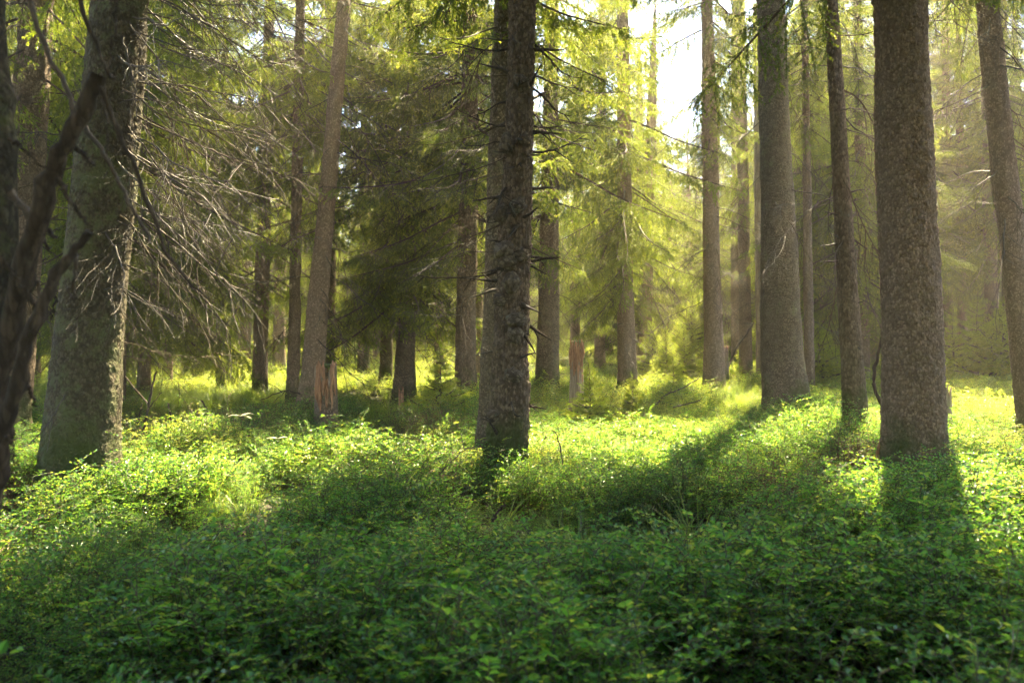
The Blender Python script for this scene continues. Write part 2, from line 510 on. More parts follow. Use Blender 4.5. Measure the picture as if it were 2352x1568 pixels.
def limb_proto(seed, L=2.6, droop=0.35, hang=0.6, newtips=0.45, side_len=0.75, dens=1.0, old=None):
    r = np.random.default_rng(seed)
    mb = MB()
    n = 14
    t = np.linspace(0, 1, n)
    ax = np.stack([L * t, 0.10 * np.sin(t * 5 + seed) * t, L * (-droop * t ** 1.3 + 0.16 * np.maximum(0, t - 0.45) ** 1.5 * 2)], -1)
    mb.tube(ax, 0.021 * (1 - t) ** 0.8 + 0.003, 5, 0)
    k = int(L * 13 * dens)
    for i in range(k):
        tt = 0.12 + 0.88 * (i + r.random()) / k
        p = np.array([np.interp(tt, t, ax[:, j]) for j in range(3)])
        sgn = 1 if i % 2 else -1
        l2 = side_len * (0.35 + 0.65 * min(1, tt * 3)) * (1.05 - tt) ** 0.55 * (0.6 + 0.6 * r.random())
        l2 = max(l2, 0.12)
        yaw = sgn * (0.75 + 0.45 * r.random())
        dn = 0.25 + hang * r.random()
        m2 = 6
        s = np.linspace(0, 1, m2)
        horiz = np.array([math.cos(yaw), math.sin(yaw), 0])
        path = p + (s * l2 * math.cos(dn))[:, None] * horiz + np.stack([0 * s, 0 * s, -l2 * (math.sin(dn) * s ** 1.4) + 0.03 * r.normal() * s], -1)
        mb.tube(path, np.linspace(0.005, 0.002, m2), 3, 0, False)
        needles(mb, path[2], path[-1], r, 1, 170)
        kk = max(3, int(l2 * 17))
        for q in range(kk):
            u = 0.15 + 0.85 * (q + 0.6 * r.random()) / kk
            pp = np.array([np.interp(u, s, path[:, j]) for j in range(3)])
            l3 = (0.09 + 0.15 * r.random()) * (1.15 - 0.5 * u)
            yy = yaw + (1 if q % 2 else -1) * (0.7 + 0.4 * r.random())
            dd = 0.35 + 1.1 * hang * r.random()
            dr = np.array([math.cos(yy) * math.cos(dd), math.sin(yy) * math.cos(dd), -math.sin(dd)])
            e = pp + dr * l3
            if r.random() < newtips and u > 0.35:
                c = pp + dr * l3 * 0.6
                needles(mb, pp, c, r, 1, 260, 0.027, 0.0105)
                needles(mb, c, e + dr * 0.02, r, 2, 330, 0.025, 0.0105)
            else:
                needles(mb, pp, e, r, 1, 260, 0.027, 0.0105)
    return mb.mesh('spruce_limb', [LIMB_WOOD, old or NEEDLE, NEEDLE_NEW])

LIMBS = [limb_proto(1, 2.6, 0.30, 0.7, 0.45), limb_proto(2, 2.6, 0.42, 0.95, 0.2), limb_proto(3, 2.4, 0.36, 0.8, 0.65),
         limb_proto(4, 2.8, 0.5, 1.1, 0.15, 0.85), limb_proto(5, 2.5, 0.24, 0.6, 0.7), limb_proto(6, 2.6, 0.4, 1.2, 0.35, 0.9)]
LIMB_COL = proto_collection('limb', LIMBS)
LIMB_NG = gn_scatter(LIMB_COL)
# flat spray for young trees
SPRAYS = [limb_proto(21 + i, 0.62, -0.12 + 0.1 * i, 0.12, 0.95, 0.26, 1.5, NEEDLE_YOUNG) for i in range(3)]
SPRAY_COL = proto_collection('spray', SPRAYS)
SPRAY_NG = gn_scatter(SPRAY_COL)

# --- a dead, bare limb along +X
def bare_limb(seed, L=1.7, sag=0.2, twigs=9, r0=0.0095, mat=0, depth=2):
    r = np.random.default_rng(seed + 100)
    mb = MB()
    def grow(p, d, l, rad, lev, m):
        n = max(4, int(l / 0.09) + 2)
        pts = [p]; cur = np.array(d, float)
        for i in range(n - 1):
            cur = cur + r.normal(size=3) * 0.11 + np.array([0, 0, -0.022 * (1 if i < n * 0.6 else -0.6)])
            cur /= np.linalg.norm(cur)
            pts.append(pts[-1] + cur * l / (n - 1))
        pts = np.array(pts)
        mb.tube(pts, np.linspace(rad, max(0.0016, rad * 0.22), n), 5 if lev == 0 else 4, m)
        if lev >= depth: return
        k = twigs if lev == 0 else int(r.integers(1, 4))
        for i in range(k):
            u = 0.15 + 0.8 * (i + r.random()) / k
            j = min(n - 2, int(u * (n - 1)))
            td = pts[j + 1] - pts[j]; td /= np.linalg.norm(td)
            sd = np.cross(td, [0, 0, 1.0]) * (1 if r.random() < 0.5 else -1)
            nd = td * 0.75 + sd * (0.35 + 0.5 * r.random()) + np.array([0, 0, -0.15 - 0.5 * r.random()])
            nd /= np.linalg.norm(nd)
            grow(pts[j], nd, l * (0.25 + 0.35 * r.random()) * (1.1 - 0.5 * u), rad * 0.48, lev + 1, m)
    grow(np.zeros(3), np.array([1.0, 0, -sag]), L, r0, 0, mat)
    return mb
BARE = []
for i in range(12):
    mt = [TWIG, LIMB_WOOD, TWIG, TWIG_LICHEN, TWIG_GREY, TWIG][i % 6]
    BARE.append(bare_limb(i, 1.5 + 0.5 * random.random(), 0.05 + 0.35 * random.random(), 8 + i % 5).mesh('bare_limb', [mt], True))
THICK = [bare_limb(80 + i, 1.1 + 0.1 * i, [0.35, -0.1, 0.15, 0.5, 0.25][i], 4, 0.026, 0, 1).mesh('thick_dead_limb', [[BARE_STEM, LIMB_WOOD][i % 2]], True) for i in range(5)]
STUBS = []
for i in range(5):
    mb = bare_limb(60 + i, 0.3, -0.2 + 0.2 * i, 1, 0.021, 0, 1)
    STUBS.append(mb.mesh('branch_stub', [[BARE_STEM, TWIG][i % 2]], True))

# --- bilberry clumps
def leaf(mb, p, d, up, l, w, mat):
    d = d / (np.linalg.norm(d) + 1e-9)
    s = np.cross(d, up); s /= np.linalg.norm(s) + 1e-9
    n = np.cross(s, d)
    fold = n * w * 0.22
    tipd = d - n * 0.12
    v = [p, p + d * l * 0.3 + s * w * 0.46 + fold, p + d * l * 0.68 + s * w * 0.38 + fold, p + tipd * l, p + d * l * 0.68 - s * w * 0.38 + fold, p + d * l * 0.3 - s * w * 0.46 + fold]
    mb.add(v, [(0, 1, 2, 3), (0, 3, 4, 5)], mat)

def bilberry(seed, stems=10, hgt=0.42, spread=0.17, bl=4, lv=8, young=0.35, size=1.0):
    r = np.random.default_rng(seed + 300)
    mb = MB()
    for s in range(stems):
        a = r.random() * 2 * PI
        p = np.array([math.cos(a), math.sin(a), 0]) * spread * 0.45 * r.random()
        d = np.array([math.cos(a) * (0.15 + 0.45 * r.random()), math.sin(a) * (0.15 + 0.45 * r.random()), 1.0]); d /= np.linalg.norm(d)
        H = hgt * (0.65 + 0.45 * r.random())
        n = 7
        pts = [p]
        for i in range(n - 1):
            d = d + r.normal(size=3) * 0.13; d /= np.linalg.norm(d)
            pts.append(pts[-1] + d * H / (n - 1))
        pts = np.array(pts)
        mb.tube(pts, np.linspace(0.003, 0.0012, n), 3, 0, False)
        for b in range(bl):
            u = 0.4 + 0.6 * (b + r.random()) / bl
            j = min(n - 1, int(u * n))
            a2 = r.random() * 2 * PI
            bd = np.array([math.cos(a2), math.sin(a2), 0.35 + 0.5 * r.random()]); bd /= np.linalg.norm(bd)
            l = 0.08 + 0.10 * r.random()
            q = np.array([pts[j] + bd * l * x - np.array([0, 0, 0.25 * l * x * x]) for x in np.linspace(0, 1, 4)])
            mb.tube(q, np.linspace(0.0018, 0.001, 4), 3, 0, False)
            for k in range(lv):
                x = (k + 0.5) / lv
                pp = np.array([np.interp(x, np.linspace(0, 1, 4), q[:, c]) for c in range(3)])
                sd = np.cross(bd, [0, 0, 1.0]); sd /= np.linalg.norm(sd) + 1e-9
                ld = bd * (0.55 if k < lv - 1 else 1.5) + sd * (1 if k % 2 else -1) * 0.9 + np.array([0, 0, 0.1 + 0.2 * r.normal()])
                up = np.array([0.35 * r.normal(), 0.35 * r.normal(), 1.0])
                ll = (0.0115 + 0.009 * r.random()) * size
                leaf(mb, pp, ld, up, ll, ll * 0.6, 2 if r.random() < young * (0.4 + x) else 1)
    return mb
BIL = [bilberry(i, 14, 0.42, 0.18, 5, 9, [0.1, 0.2, 0.08, 0.28, 0.15][i]).mesh('bilberry', [STEM_GREEN, BILBERRY, BILBERRY_Y]) for i in range(5)]
BIL.append(bilberry(9, 16, 0.44, 0.2, 4, 3, 0.25).mesh('bilberry', [STEM_RED, BILBERRY, BILBERRY_Y]))       # half bare, brown stems
# coarser ones for far away; sunlit yellow put in as many young leaves
BIL += [bilberry(20 + i, 10, 0.42, 0.22, 5, 8, 0.75, 1.35).mesh('bilberry', [STEM_GREEN, BILBERRY, BILBERRY_Y]) for i in range(3)]
BIL += [bilberry(40 + i, 12, 0.40, 0.17, 5, 9, 0.9).mesh('bilberry', [STEM_GREEN, BILBERRY, BILBERRY_Y]) for i in range(2)]        # with fresh growth
BIL += [bilberry(60 + i, 11, 0.42, 0.18, 5, 8, [0.06, 0.2, 0.1][i], 1.35).mesh('bilberry', [STEM_GREEN, BILBERRY, BILBERRY_Y]) for i in range(3)]        # 11..13: nearest plants
BIL_NG = gn_scatter(proto_collection('bilberry', BIL))

def grass_tuft(seed, n=46, h=0.48):
    r = np.random.default_rng(seed + 500)
    mb = MB()
    for i in range(n):
        a = r.random() * 2 * PI; rr = 0.07 * r.random()
        p = np.array([math.cos(a) * rr, math.sin(a) * rr, 0])
        a2 = a + r.normal() * 0.7
        l = h * (0.5 + 0.7 * r.random()); w = 0.0018 + 0.0018 * r.random()
        bend = 0.5 + 1.3 * r.random()
        hd = np.array([math.cos(a2), math.sin(a2), 0]); sd = np.array([-hd[1], hd[0], 0])
        m = 6; v = []; pos = p; ang = 0.1 + 0.15 * r.random()
        for k in range(m):
            ww = w * (1 - (k / (m - 1)) ** 2) + 0.0004
            v += [pos - sd * ww, pos + sd * ww]
            ang += bend / m
            pos = pos + (hd * math.sin(ang) + np.array([0, 0, math.cos(ang)])) * l / (m - 1)
        mb.add(v, [(2 * k, 2 * k + 1, 2 * k + 3, 2 * k + 2) for k in range(m - 1)], 0)
    return mb.mesh('grass', [GRASS])
GR_NG = gn_scatter(proto_collection('grass', [grass_tuft(i) for i in range(4)]))

# ------------------------------------------------------------------ trunks
def trunk_mesh(base, topx, topz, rb, rt, H, mat, sides, dz, seed, amp=0.0, plate=0.03, flare=0.28, bow=0.0, fine_to=None):
    """mesh in the frame of the tree's base (0,0,0); leans so that it passes (topx, 0, topz)"""
    fine_to = fine_to or H
    zs = np.concatenate([np.arange(-0.15, min(fine_to, H), dz), np.arange(min(fine_to, H), H, 0.4), [H]])
    zs = np.unique(np.round(zs, 4))
    th = np.arange(sides) * 2 * PI / sides
    r0 = np.where(zs < topz, rb + (rt - rb) * np.clip(zs - 0.4, 0, None) / max(0.1, topz - 0.4), rt * np.clip((H - zs) / max(0.1, H - topz), 0.0, 1) + 0.012)
    Z, T = np.meshgrid(zs, th, indexing='ij')
    RR = np.repeat(r0[:, None], sides, 1)
    lob = 1 + flare * np.exp(-np.clip(Z, 0, None) / 0.42) * (0.6 + 0.7 * np.cos(T * 5 + seed) * 0.5 + 0.3 * np.sin(T * 3 + 2 * seed))
    RR = RR * lob
    RR *= 1 + 0.05 * np.sin(T * 2 + Z * 0.9 + seed) + 0.03 * np.sin(T * 3 - Z * 2.1 + seed * 2)
    if amp > 0:
        nu = max(8, int(round(2 * PI * rb / plate)))
        u = T / (2 * PI) * nu; vv = Z / (plate * 1.25)
        wob = vnoise(np.stack([np.cos(T) * 3, np.sin(T) * 3, Z * 5], -1), seed) - 0.5
        f1, f2, cid = worley(u + wob * 0.7, vv + wob * 1.0, nu, seed)
        e = np.clip((f2 - f1) / 0.3, 0, 1)
        lump = vnoise(np.stack([np.cos(T) * 2.2, np.sin(T) * 2.2, Z * 3.2], -1), seed + 5) - 0.5
        fine = vnoise(np.stack([np.cos(T) * rb * 90, np.sin(T) * rb * 90, Z * 60], -1), seed + 9) - 0.5
        RR = RR + amp * (0.9 * (e - 0.6) + 0.9 * (cid - 0.5)) + amp * 2.0 * lump + amp * 0.6 * fine
    k = topx / topz
    ax = k * Z + bow * np.sin(np.clip(Z / topz, 0, 1.3) * PI)
    X = ax + RR * np.cos(T); Y = RR * np.sin(T)
    v = np.stack([X, Y, Z], -1).reshape(-1, 3)
    n = len(zs)
    i = np.arange(n - 1)[:, None] * sides; j = np.arange(sides)[None, :]; j2 = (j + 1) % sides
    f = np.stack([i + j, i + j2, i + sides + j2, i + sides + j], -1).reshape(-1, 4)
    me = bpy.data.meshes.new('trunk')
    me.vertices.add(len(v)); me.vertices.foreach_set('co', v.astype(np.float32).ravel())
    me.loops.add(f.size); me.loops.foreach_set('vertex_index', f.astype(np.int32).ravel())
    me.polygons.add(len(f)); me.polygons.foreach_set('loop_start', np.arange(len(f), dtype=np.int32) * 4)
    me.polygons.foreach_set('use_smooth', np.ones(len(f), bool))
    me.materials.append(mat)
    me.update(); me.validate()
    return me

TRUNKS = []      # (x, y, r) kept free of shrubs

class Tree:
    def __init__(s, label, bx, by, tx, wb, wt, D=None, ty=0.0, H=20.0, mat=BARK_GREY, near=False, seed=1, name='spruce_tree', cat='tree', group=None, amp=0.006, bow=0.0, plate=0.03, flare=0.28):
        if D is None:
            D = 10.0
            for _ in range(12):
                D = min(38.0, (CAMZ - 0.34 - float(gz((bx - 1176) / FPX * D, D))) * FPX / max(20, by - 784))
        s.D = D
        X = (bx - 1176) / FPX * s.D
        s.base = np.array([X, s.D, float(gz(X, s.D))])
        t = pw(tx, ty, s.D)
        s.topx = t[0] - X; s.topz = t[2] - s.base[2]
        s.rb = wb / FPX * s.D / 2; s.rt = wt / FPX * s.D / 2
        s.H = H; s.bow = bow
        s.e = thing(name, label, cat, s.base.tolist(), group)
        if near:
            me = trunk_mesh(s.base, s.topx, s.topz, s.rb, s.rt, H, mat, 120, 0.014, seed, amp, plate, flare, bow, s.topz + 0.3)
        else:
            me = trunk_mesh(s.base, s.topx, s.topz, s.rb, s.rt, H, mat, 52 if s.D < 24 else 14, 0.045 if s.D < 24 else 0.4, seed, 0.011 if s.D < 24 else 0.0, 0.06, flare, bow, s.topz + 0.3 if s.D < 24 else None)
        s.trunk = obj('trunk', me, s.e)
        TRUNKS.append((X, s.D, s.rb * 1.05))
        s.r = np.random.default_rng(seed + 900)
    def axis(s, z):
        z = np.asarray(z, float)
        return s.topx / s.topz * z + s.bow * np.sin(np.clip(z / s.topz, 0, 1.3) * PI)
    def rad(s, z):
        return s.rb + (s.rt - s.rb) * z / s.topz if z < s.topz else s.rt * max(0.05, (s.H - z) / (s.H - s.topz))
    def crown(s, z0, rmax, step=0.42, per=5, zw=None, az=None, types=None, keep=1.0, cull=True, low_pitch=0.30, thin=None):
        """living limbs from z0 to the top"""
        zw = zw if zw is not None else z0 + 2.5
        pts, rot, sc, idx = [], [], [], []
        z = z0
        types = types if types is not None else range(len(LIMBS))
        types = list(types)
        while z < s.H - 0.3:
            prof = (1 - (z - zw) / (s.H - zw)) ** 0.85 if z > zw else 0.72 + 0.28 * (z - z0) / max(0.1, zw - z0)
            n = per if z < s.H - 3 else max(3, per - 1)
            a0 = s.r.random() * 2 * PI
            for k in range(n):
                if s.r.random() > keep: continue
                a = a0 + 2 * PI * k / n + s.r.normal() * 0.3
                if az is not None and z < az[2] and not (az[0] <= ((a + PI) % (2 * PI)) - PI <= az[1]): continue
                zz = z + s.r.normal() * 0.12
                l = rmax * prof * (0.75 + 0.45 * s.r.random())
                pit = low_pitch - 0.55 * (zz - z0) / (s.H - z0) + s.r.normal() * 0.10
                pts.append((s.axis(zz), 0, zz)); rot.append((s.r.normal() * 0.15, pit, a)); sc.append(max(0.14, l / 2.5)); idx.append(types[s.r.integers(len(types))])
            z += step * (0.8 + 0.4 * s.r.random())
        pts = np.array(pts); rot = np.array(rot); sc = np.array(sc); idx = np.array(idx)
        if cull and len(pts):
            bad = np.zeros(len(pts), bool); gap = np.zeros(len(pts), bool); fore = np.zeros(len(pts), bool)
            d = np.stack([np.cos(rot[:, 2]) * np.cos(rot[:, 1] + 0.3), np.sin(rot[:, 2]) * np.cos(rot[:, 1] + 0.3), -np.sin(rot[:, 1] + 0.3)], -1)
            sd = np.stack([-np.sin(rot[:, 2]), np.cos(rot[:, 2]), 0 * sc], -1)
            for u, w in ((0.1, 0), (0.35, -0.16), (0.35, 0.16), (0.65, -0.14), (0.65, 0.14), (0.95, 0)):
                q = s.base + pts + d * (u * 2.5 * sc)[:, None] + sd * (w * 2.5 * sc)[:, None]
                bad |= shades_clearing(q); fore |= shades_foreground(q)
                if u > 0.5: gap |= in_skygap(q)
            mid = s.base + pts + d * (1.3 * sc)[:, None]
            high = (mid[:, 2] - CAMZ) / np.maximum(mid[:, 1], 0.5) > 0.42        # the part of the crown well above head height
            lit = shades_boughs(mid, s.r) & ~shades_foreground(mid, 5.6) & (high | (s.r.random(len(pts)) < 0.45))
            ok = ~(lit | (bad & (s.r.random(len(pts)) < np.where(high, 0.97, 0.8))) | (gap & (s.r.random(len(pts)) < 0.95)) | (high & ~fore & (s.r.random(len(pts)) < (THIN if thin is None else thin))))
            if cull == 'gap': ok = ~gap
            pts, rot, sc, idx = pts[ok], rot[ok], sc[ok], idx[ok]
        if len(pts) == 0: return
        o = scatter('crown', LIMB_NG, pts, rot, sc, idx, s.e)
        tag(o, kind='stuff')
    def dead(s, n, z0, z1, az=(-PI, PI), scale=(0.5, 1.0), pitch=(0.1, 0.5), kinds=None, pool=None):
        for k in range(n):
            z = z0 + (z1 - z0) * (k + s.r.random()) / n
            a = az[0] + (az[1] - az[0]) * s.r.random()
            rr = s.rad(z) * 0.9
            me = (pool or BARE)[int(s.r.integers(len(pool or BARE)))]
            obj('dead_branch', me, s.e, (s.axis(z) + rr * math.cos(a), rr * math.sin(a), z),
                (s.r.random() * 6.28 * 0.12, pitch[0] + (pitch[1] - pitch[0]) * s.r.random(), a), scale[0] + (scale[1] - scale[0]) * s.r.random())
    def stubs(s, n, z0, z1, az=(-PI, PI), scale=(0.4, 1.0)):
        for k in range(n):
            z = z0 + (z1 - z0) * s.r.random(); a = az[0] + (az[1] - az[0]) * s.r.random(); rr = s.rad(z) * 0.92
            obj('branch_stub', STUBS[int(s.r.integers(len(STUBS)))], s.trunk, (s.axis(z) + rr * math.cos(a), rr * math.sin(a), z), (s.r.random() * 6, -0.3 + 0.9 * s.r.random(), a), scale[0] + (scale[1] - scale[0]) * s.r.random())

HP = PI / 2
# --- the near trees
t = Tree('massive lichen-covered spruce with a fan of bare dead branches on its right side', 172, 1062, 277, 165, 112, H=21, mat=BARK_OLD, near=True, seed=3, amp=0.010, plate=0.036, flare=0.3)
t.crown(5.2, 2.7)
t.dead(62, 2.1, 5.0, (-1.1, 0.9), (0.45, 0.95), (0.1, 0.65)); t.dead(4, 1.3, 2.0, (-0.9, 0.6), (0.4, 0.7), (0.0, 0.35))
t.dead(10, 1.2, 4.6, (1.9, 3.9), (0.4, 0.8), (0.0, 0.5))
T1 = t
t = Tree('dark grey spruce trunk in shade at the left edge, behind the massive lichened one', 18, 945, 84, 88, 70, D=10.2, H=20, mat=BARK_GREY, near=False, seed=5)
t.crown(4.4, 2.4); t.dead(26, 0.8, 5.0, (-PI, PI), (0.5, 1.0), (0, 0.5))
t = Tree('gnarled dark spruce in the middle foreground, bark studded with knots and broken branch stubs', 1155, 1056, 1199, 86, 60, H=20, mat=BARK_DARK, near=True, seed=8, amp=0.015, plate=0.045, bow=0.02, flare=0.36)
t.crown(5.3, 2.4); t.stubs(40, 0.5, 4.0, (-PI - 0.3, 0.3), (0.4, 1.0)); T10 = t
KNOTS = []
for q in range(4):
    a_, b_ = np.meshgrid(np.linspace(0, PI, 11), np.arange(16) * 2 * PI / 16, indexing='ij')
    sp = np.stack([np.sin(a_) * np.cos(b_), np.sin(a_) * np.sin(b_), np.cos(a_)], -1).reshape(-1, 3)
    sp = sp * (0.75 + 0.65 * vnoise(sp * 2.4 + 5 * q, 40 + q) + 0.25 * vnoise(sp * 7, 50 + q))[:, None] * np.array([0.05, 0.05, 0.062])
    mk = MB(); mk.add(sp, [(i * 16 + j, i * 16 + (j + 1) % 16, (i + 1) * 16 + (j + 1) % 16, (i + 1) * 16 + j) for i in range(10) for j in range(16)])
    KNOTS.append(mk.mesh('knot', [BARK_KNOT], True))
for q, (kx, ky, ks) in enumerate([(1176, 652, 1.0), (1166, 605, 0.9), (1186, 735, 0.9), (1184, 768, 0.8), (1160, 582, 1.1), (1196, 590, 0.8), (1152, 492, 0.9), (1190, 478, 0.8), (1205, 330, 0.7), (1166, 335, 0.9), (1178, 860, 0.8), (1150, 690, 0.7), (1196, 200, 0.8), (1135, 955, 0.8)]):
    kp = pw(kx, ky, t.D) - t.base; off = (kp[0] - t.axis(kp[2])) / t.rad(kp[2]); off = max(-0.9, min(0.9, off))
    obj('knot', KNOTS[q % 4], t.trunk, (t.axis(kp[2]) + off * t.rad(kp[2]), -t.rad(kp[2]) * math.sqrt(1 - off * off), kp[2]), (q, q * 2.1, q * 0.7), ks * 1.35)
t.dead(6, 2.9, 4.0, (-0.9, 0.5), (0.25, 0.5), (-0.1, 0.3), pool=THICK); t.dead(7, 1.9, 4.0, (2.6, 3.9), (0.3, 0.6), (-0.05, 0.5), pool=THICK); t.dead(8, 1.6, 4.2, (2.5, 3.8), (0.3, 0.7), (0, 0.45))
t = Tree('greenish lichened spruce trunk standing close behind the knotty middle one', 1126, 1010, 1159, 62, 44, H=20, mat=BARK_LICHEN, near=True, seed=9, amp=0.010, plate=0.036)
t.crown(5.0, 2.0); t.dead(9, 2.2, 5.0, (1.8, 4.4), (0.4, 0.8), (0.1, 0.6))
t = Tree('broad hazy brown spruce trunk on the right, its bole bare of branches', 2108, 1072, 2066, 138, 103, H=22, mat=BARK_BROWN, near=True, seed=12, amp=0.013, plate=0.042, flare=0.34)
t.crown(4.6, 2.6)
T23 = t
t = Tree('thick straight spruce with green lichen low on the bole, right of the sunlit glade', 1802, 925, 1770, 92, 60, H=22, mat=BARK_LICHEN, near=True, seed=14, amp=0.011, plate=0.04, flare=0.45)
t.crown(7.2, 2.6); t.dead(14, 3.0, 7.0, (-PI, PI), (0.5, 1.0), (0.1, 0.6))
t = Tree('slim dark spruce leaning left with short snapped branches, beside the broad brown trunk', 1968, 955, 1908, 50, 30, H=19, mat=BARK_DARK, near=True, seed=15, amp=0.005, plate=0.025)
t.crown(6.4, 1.7); t.dead(26, 1.8, 6.4, (-PI, PI), (0.4, 1.1), (-0.05, 0.45)); t.stubs(14, 0.6, 3.0, (-PI, 0), (0.3, 0.7))
t = Tree('spruce leaning strongly left at the right picture edge, many bare twigs', 2378, 935, 2265, 62, 44, D=11.0, H=19, mat=BARK_BROWN, seed=17)
t.crown(6.2, 2.2); t.dead(30, 3.0, 6.4, (-PI, PI), (0.5, 1.1), (0.1, 0.7))
# --- the middle distance
t = Tree('tall slender spruce leaning right behind the red-hearted stump', 706, 918, 790, 52, 27, H=21, mat=BARK_BROWN, seed=20, flare=0.35)
t.crown(7.5, 2.2); t.dead(40, 1.4, 7.2, (-PI, PI), (0.5, 1.1), (0.1, 0.7))
t = Tree('upright spruce trunk touching the left side of the slender leaning one', 672, 912, 690, 27, 19, D=14.5, H=14, mat=BARK_GREY, seed=21)
t.crown(5.0, 2.4, 0.34, 6); t.dead(30, 1.4, 6.5, (-PI, PI), (0.5, 1.0), (0.1, 0.6))
t = Tree('spruce trunk half hidden behind the red-hearted stump', 755, 880, 765, 26, 18, D=18, H=11.5, mat=BARK_GREY, seed=22)
t.crown(3.4, 2.6, 0.32, 6, types=(1, 3, 5)); t.dead(20, 1.2, 4.5)
t = Tree('dark low-branched spruce with drooping boughs left of the slender leaning trunk', 595, 880, 620, 34, 22, H=12, mat=BARK_GREY, seed=23)
t.crown(2.2, 2.9, 0.30, 7, types=(1, 3, 5, 0))
t = Tree('thin dark stem standing in the grassy sunlit strip on the left', 505, 880, 520, 18, 12, D=18.5, H=14, mat=BARK_DARK, seed=24)
t.crown(4.2, 1.6)
t = Tree('pale barkless dead trunk in the left background', 481, 862, 490, 17, 13, D=24, H=9, mat=PALE_BARK, seed=25, name='dead_spruce', cat='dead tree'); t.dead(14, 1.5, 8, scale=(0.5, 1.0))
t = Tree('spruce trunk just showing past the right edge of the massive lichened one', 272, 925, 290, 26, 20, D=13.2, H=13, mat=BARK_DARK, seed=26)
t.crown(2.2, 2.6, 0.32, 6, types=(1, 3, 5, 2)); t.dead(14, 1.0, 3.5)
t = Tree('two-tone spruce with dark hanging boughs and bare inner twigs, left of the middle trunks', 928, 872, 948, 46, 28, D=16.5, H=11.5, mat=BARK_LICHEN, seed=27, flare=0.4)
t.crown(2.3, 3.2, 0.29, 7, types=(0, 2, 4, 2, 4)); t.dead(30, 1.0, 4.5, (-0.9, 0.9), (0.5, 1.0), (0.1, 0.7))
t = Tree('short lichened stem leaning against the two-tone spruce', 886, 880, 905, 30, 18, D=19, H=10.5, mat=BARK_LICHEN, seed=28)
t.crown(2.6, 2.3, 0.4, 5, types=(1, 3))
t = Tree('dark twin-ridged spruce left of the knotty middle trunk', 1068, 892, 1082, 50, 32, D=14.5, H=10.5, mat=BARK_DARK, seed=29, flare=0.35)
t.crown(2.7, 2.7, 0.30, 7, types=(0, 2, 4, 5)); t.dead(18, 1.0, 4.0)
t = Tree('reddish thin trunk wedged behind the lichened middle trunk', 1098, 885, 1110, 16, 12, D=19, H=15, mat=BARK_BROWN, seed=30)
t.crown(4.5, 1.6)
t = Tree('greenish spruce with flared foot just right of the middle trunks', 1257, 876, 1268, 50, 30, D=16.5, H=13, mat=BARK_LICHEN, seed=31, flare=0.5)
t.crown(3.7, 3.1, 0.30, 7, types=(0, 2, 4)); t.dead(24, 1.2, 5.0, scale=(0.4, 0.9))
t = Tree('brown spruce trunk between the tall snag and the cone-crowned spruce', 1377, 846, 1383, 24, 17, D=26, H=19, mat=BARK_FAR, seed=32)
t.crown(2.6, 2.6, 0.34, 6, types=(1, 3, 5))
t = Tree('cone-crowned spruce with dark boughs sweeping down, left of the bright gap', 1440, 866, 1430, 40, 24, H=16, mat=BARK_FAR, seed=33, flare=0.45)
t.crown(2.5, 2.5, 0.28, 7, types=(1, 3, 5, 0)); t.dead(20, 0.9, 3.2)
t = Tree('straight bare-boled spruce at the right side of the bright sky gap', 1641, 873, 1624, 46, 25, H=12.5, mat=BARK_FAR, seed=34)
t.crown(5.9, 1.7, 0.36, 6, types=(1, 3, 5, 0), cull='gap', low_pitch=0.45); t.dead(30, 2.0, 7.0, scale=(0.5, 1.1), pitch=(0.2, 0.8))
t = Tree('shaded spruce trunk with a veil of fine twigs behind the sunlit glade', 1714, 842, 1700, 30, 20, D=25, H=20, mat=BARK_FAR, seed=35)
t.crown(5.0, 1.6, 0.36, 6, types=(1, 3, 5), thin=0.2, low_pitch=0.6); t.dead(36, 1.0, 6.5, scale=(0.4, 0.9))
t = Tree('bleached barkless dead trunk left of the thick lichened spruce', 1752, 866, 1738, 28, 18, D=20.5, H=9.2, mat=PALE_BARK, seed=36, name='dead_spruce', cat='dead tree'); t.dead(26, 1.6, 8.8, scale=(0.4, 1.0), pitch=(0.1, 0.6))
t = Tree('thin spruce pole with flaking bark right of the thick lichened spruce', 1860, 892, 1848, 23, 12, H=15, mat=BARK_GREY, seed=37)
t.crown(5.6, 1.6, 0.34, 6); t.dead(24, 1.6, 7.0, scale=(0.4, 0.9))
t = Tree('shaded spruce with low dark boughs behind the slim leaning one', 1984, 836, 1970, 28, 18, D=21, H=14, mat=BARK_DARK, seed=38)
t.crown(2.3, 2.5, 0.33, 6, types=(1, 3, 5, 4), cull=False); t.dead(16, 1.0, 3.5)
t = Tree('pale hazy trunk showing past the right edge of the broad brown trunk', 2178, 818, 2172, 22, 16, D=27, H=19, mat=BARK_FAR, seed=39)
t.crown(3.6, 2.6, types=(0, 2, 4), cull=False)
t = Tree('small brown trunk among young spruces on the right', 2212, 828, 2200, 20, 13, D=27, H=15, mat=BARK_BROWN, seed=40)
t.crown(2.6, 2.0, types=(1, 3))
t = Tree('left one of two straight trunks behind the young spruces at right', 2281, 806, 2262, 32, 22, D=26, H=20, mat=BARK_GREY, seed=41)
t.crown(4.0, 2.8, types=(0, 2, 4, 5), cull=False); t.dead(24, 1.2, 4.5)
t = Tree('right one of two straight trunks behind the young spruces at right', 2318, 806, 2300, 26, 20, D=28, H=20, mat=BARK_GREY, seed=42)
t.crown(4.0, 2.6, types=(1, 3, 5), cull=False)
t = Tree('brown leaning trunk in the dark wood right of the massive lichened spruce', 386, 868, 398, 19, 13, D=20, H=12, mat=BARK_BROWN, seed=43)
t.crown(2.8, 2.4, 0.4, 5, types=(1, 3, 5))
t = Tree('far trunk glimpsed between the two trunks at the left edge', 77, 865, 95, 24, 17, D=20, H=18, mat=BARK_GREY, seed=44)
t.crown(2.2, 2.6, 0.38, 5)
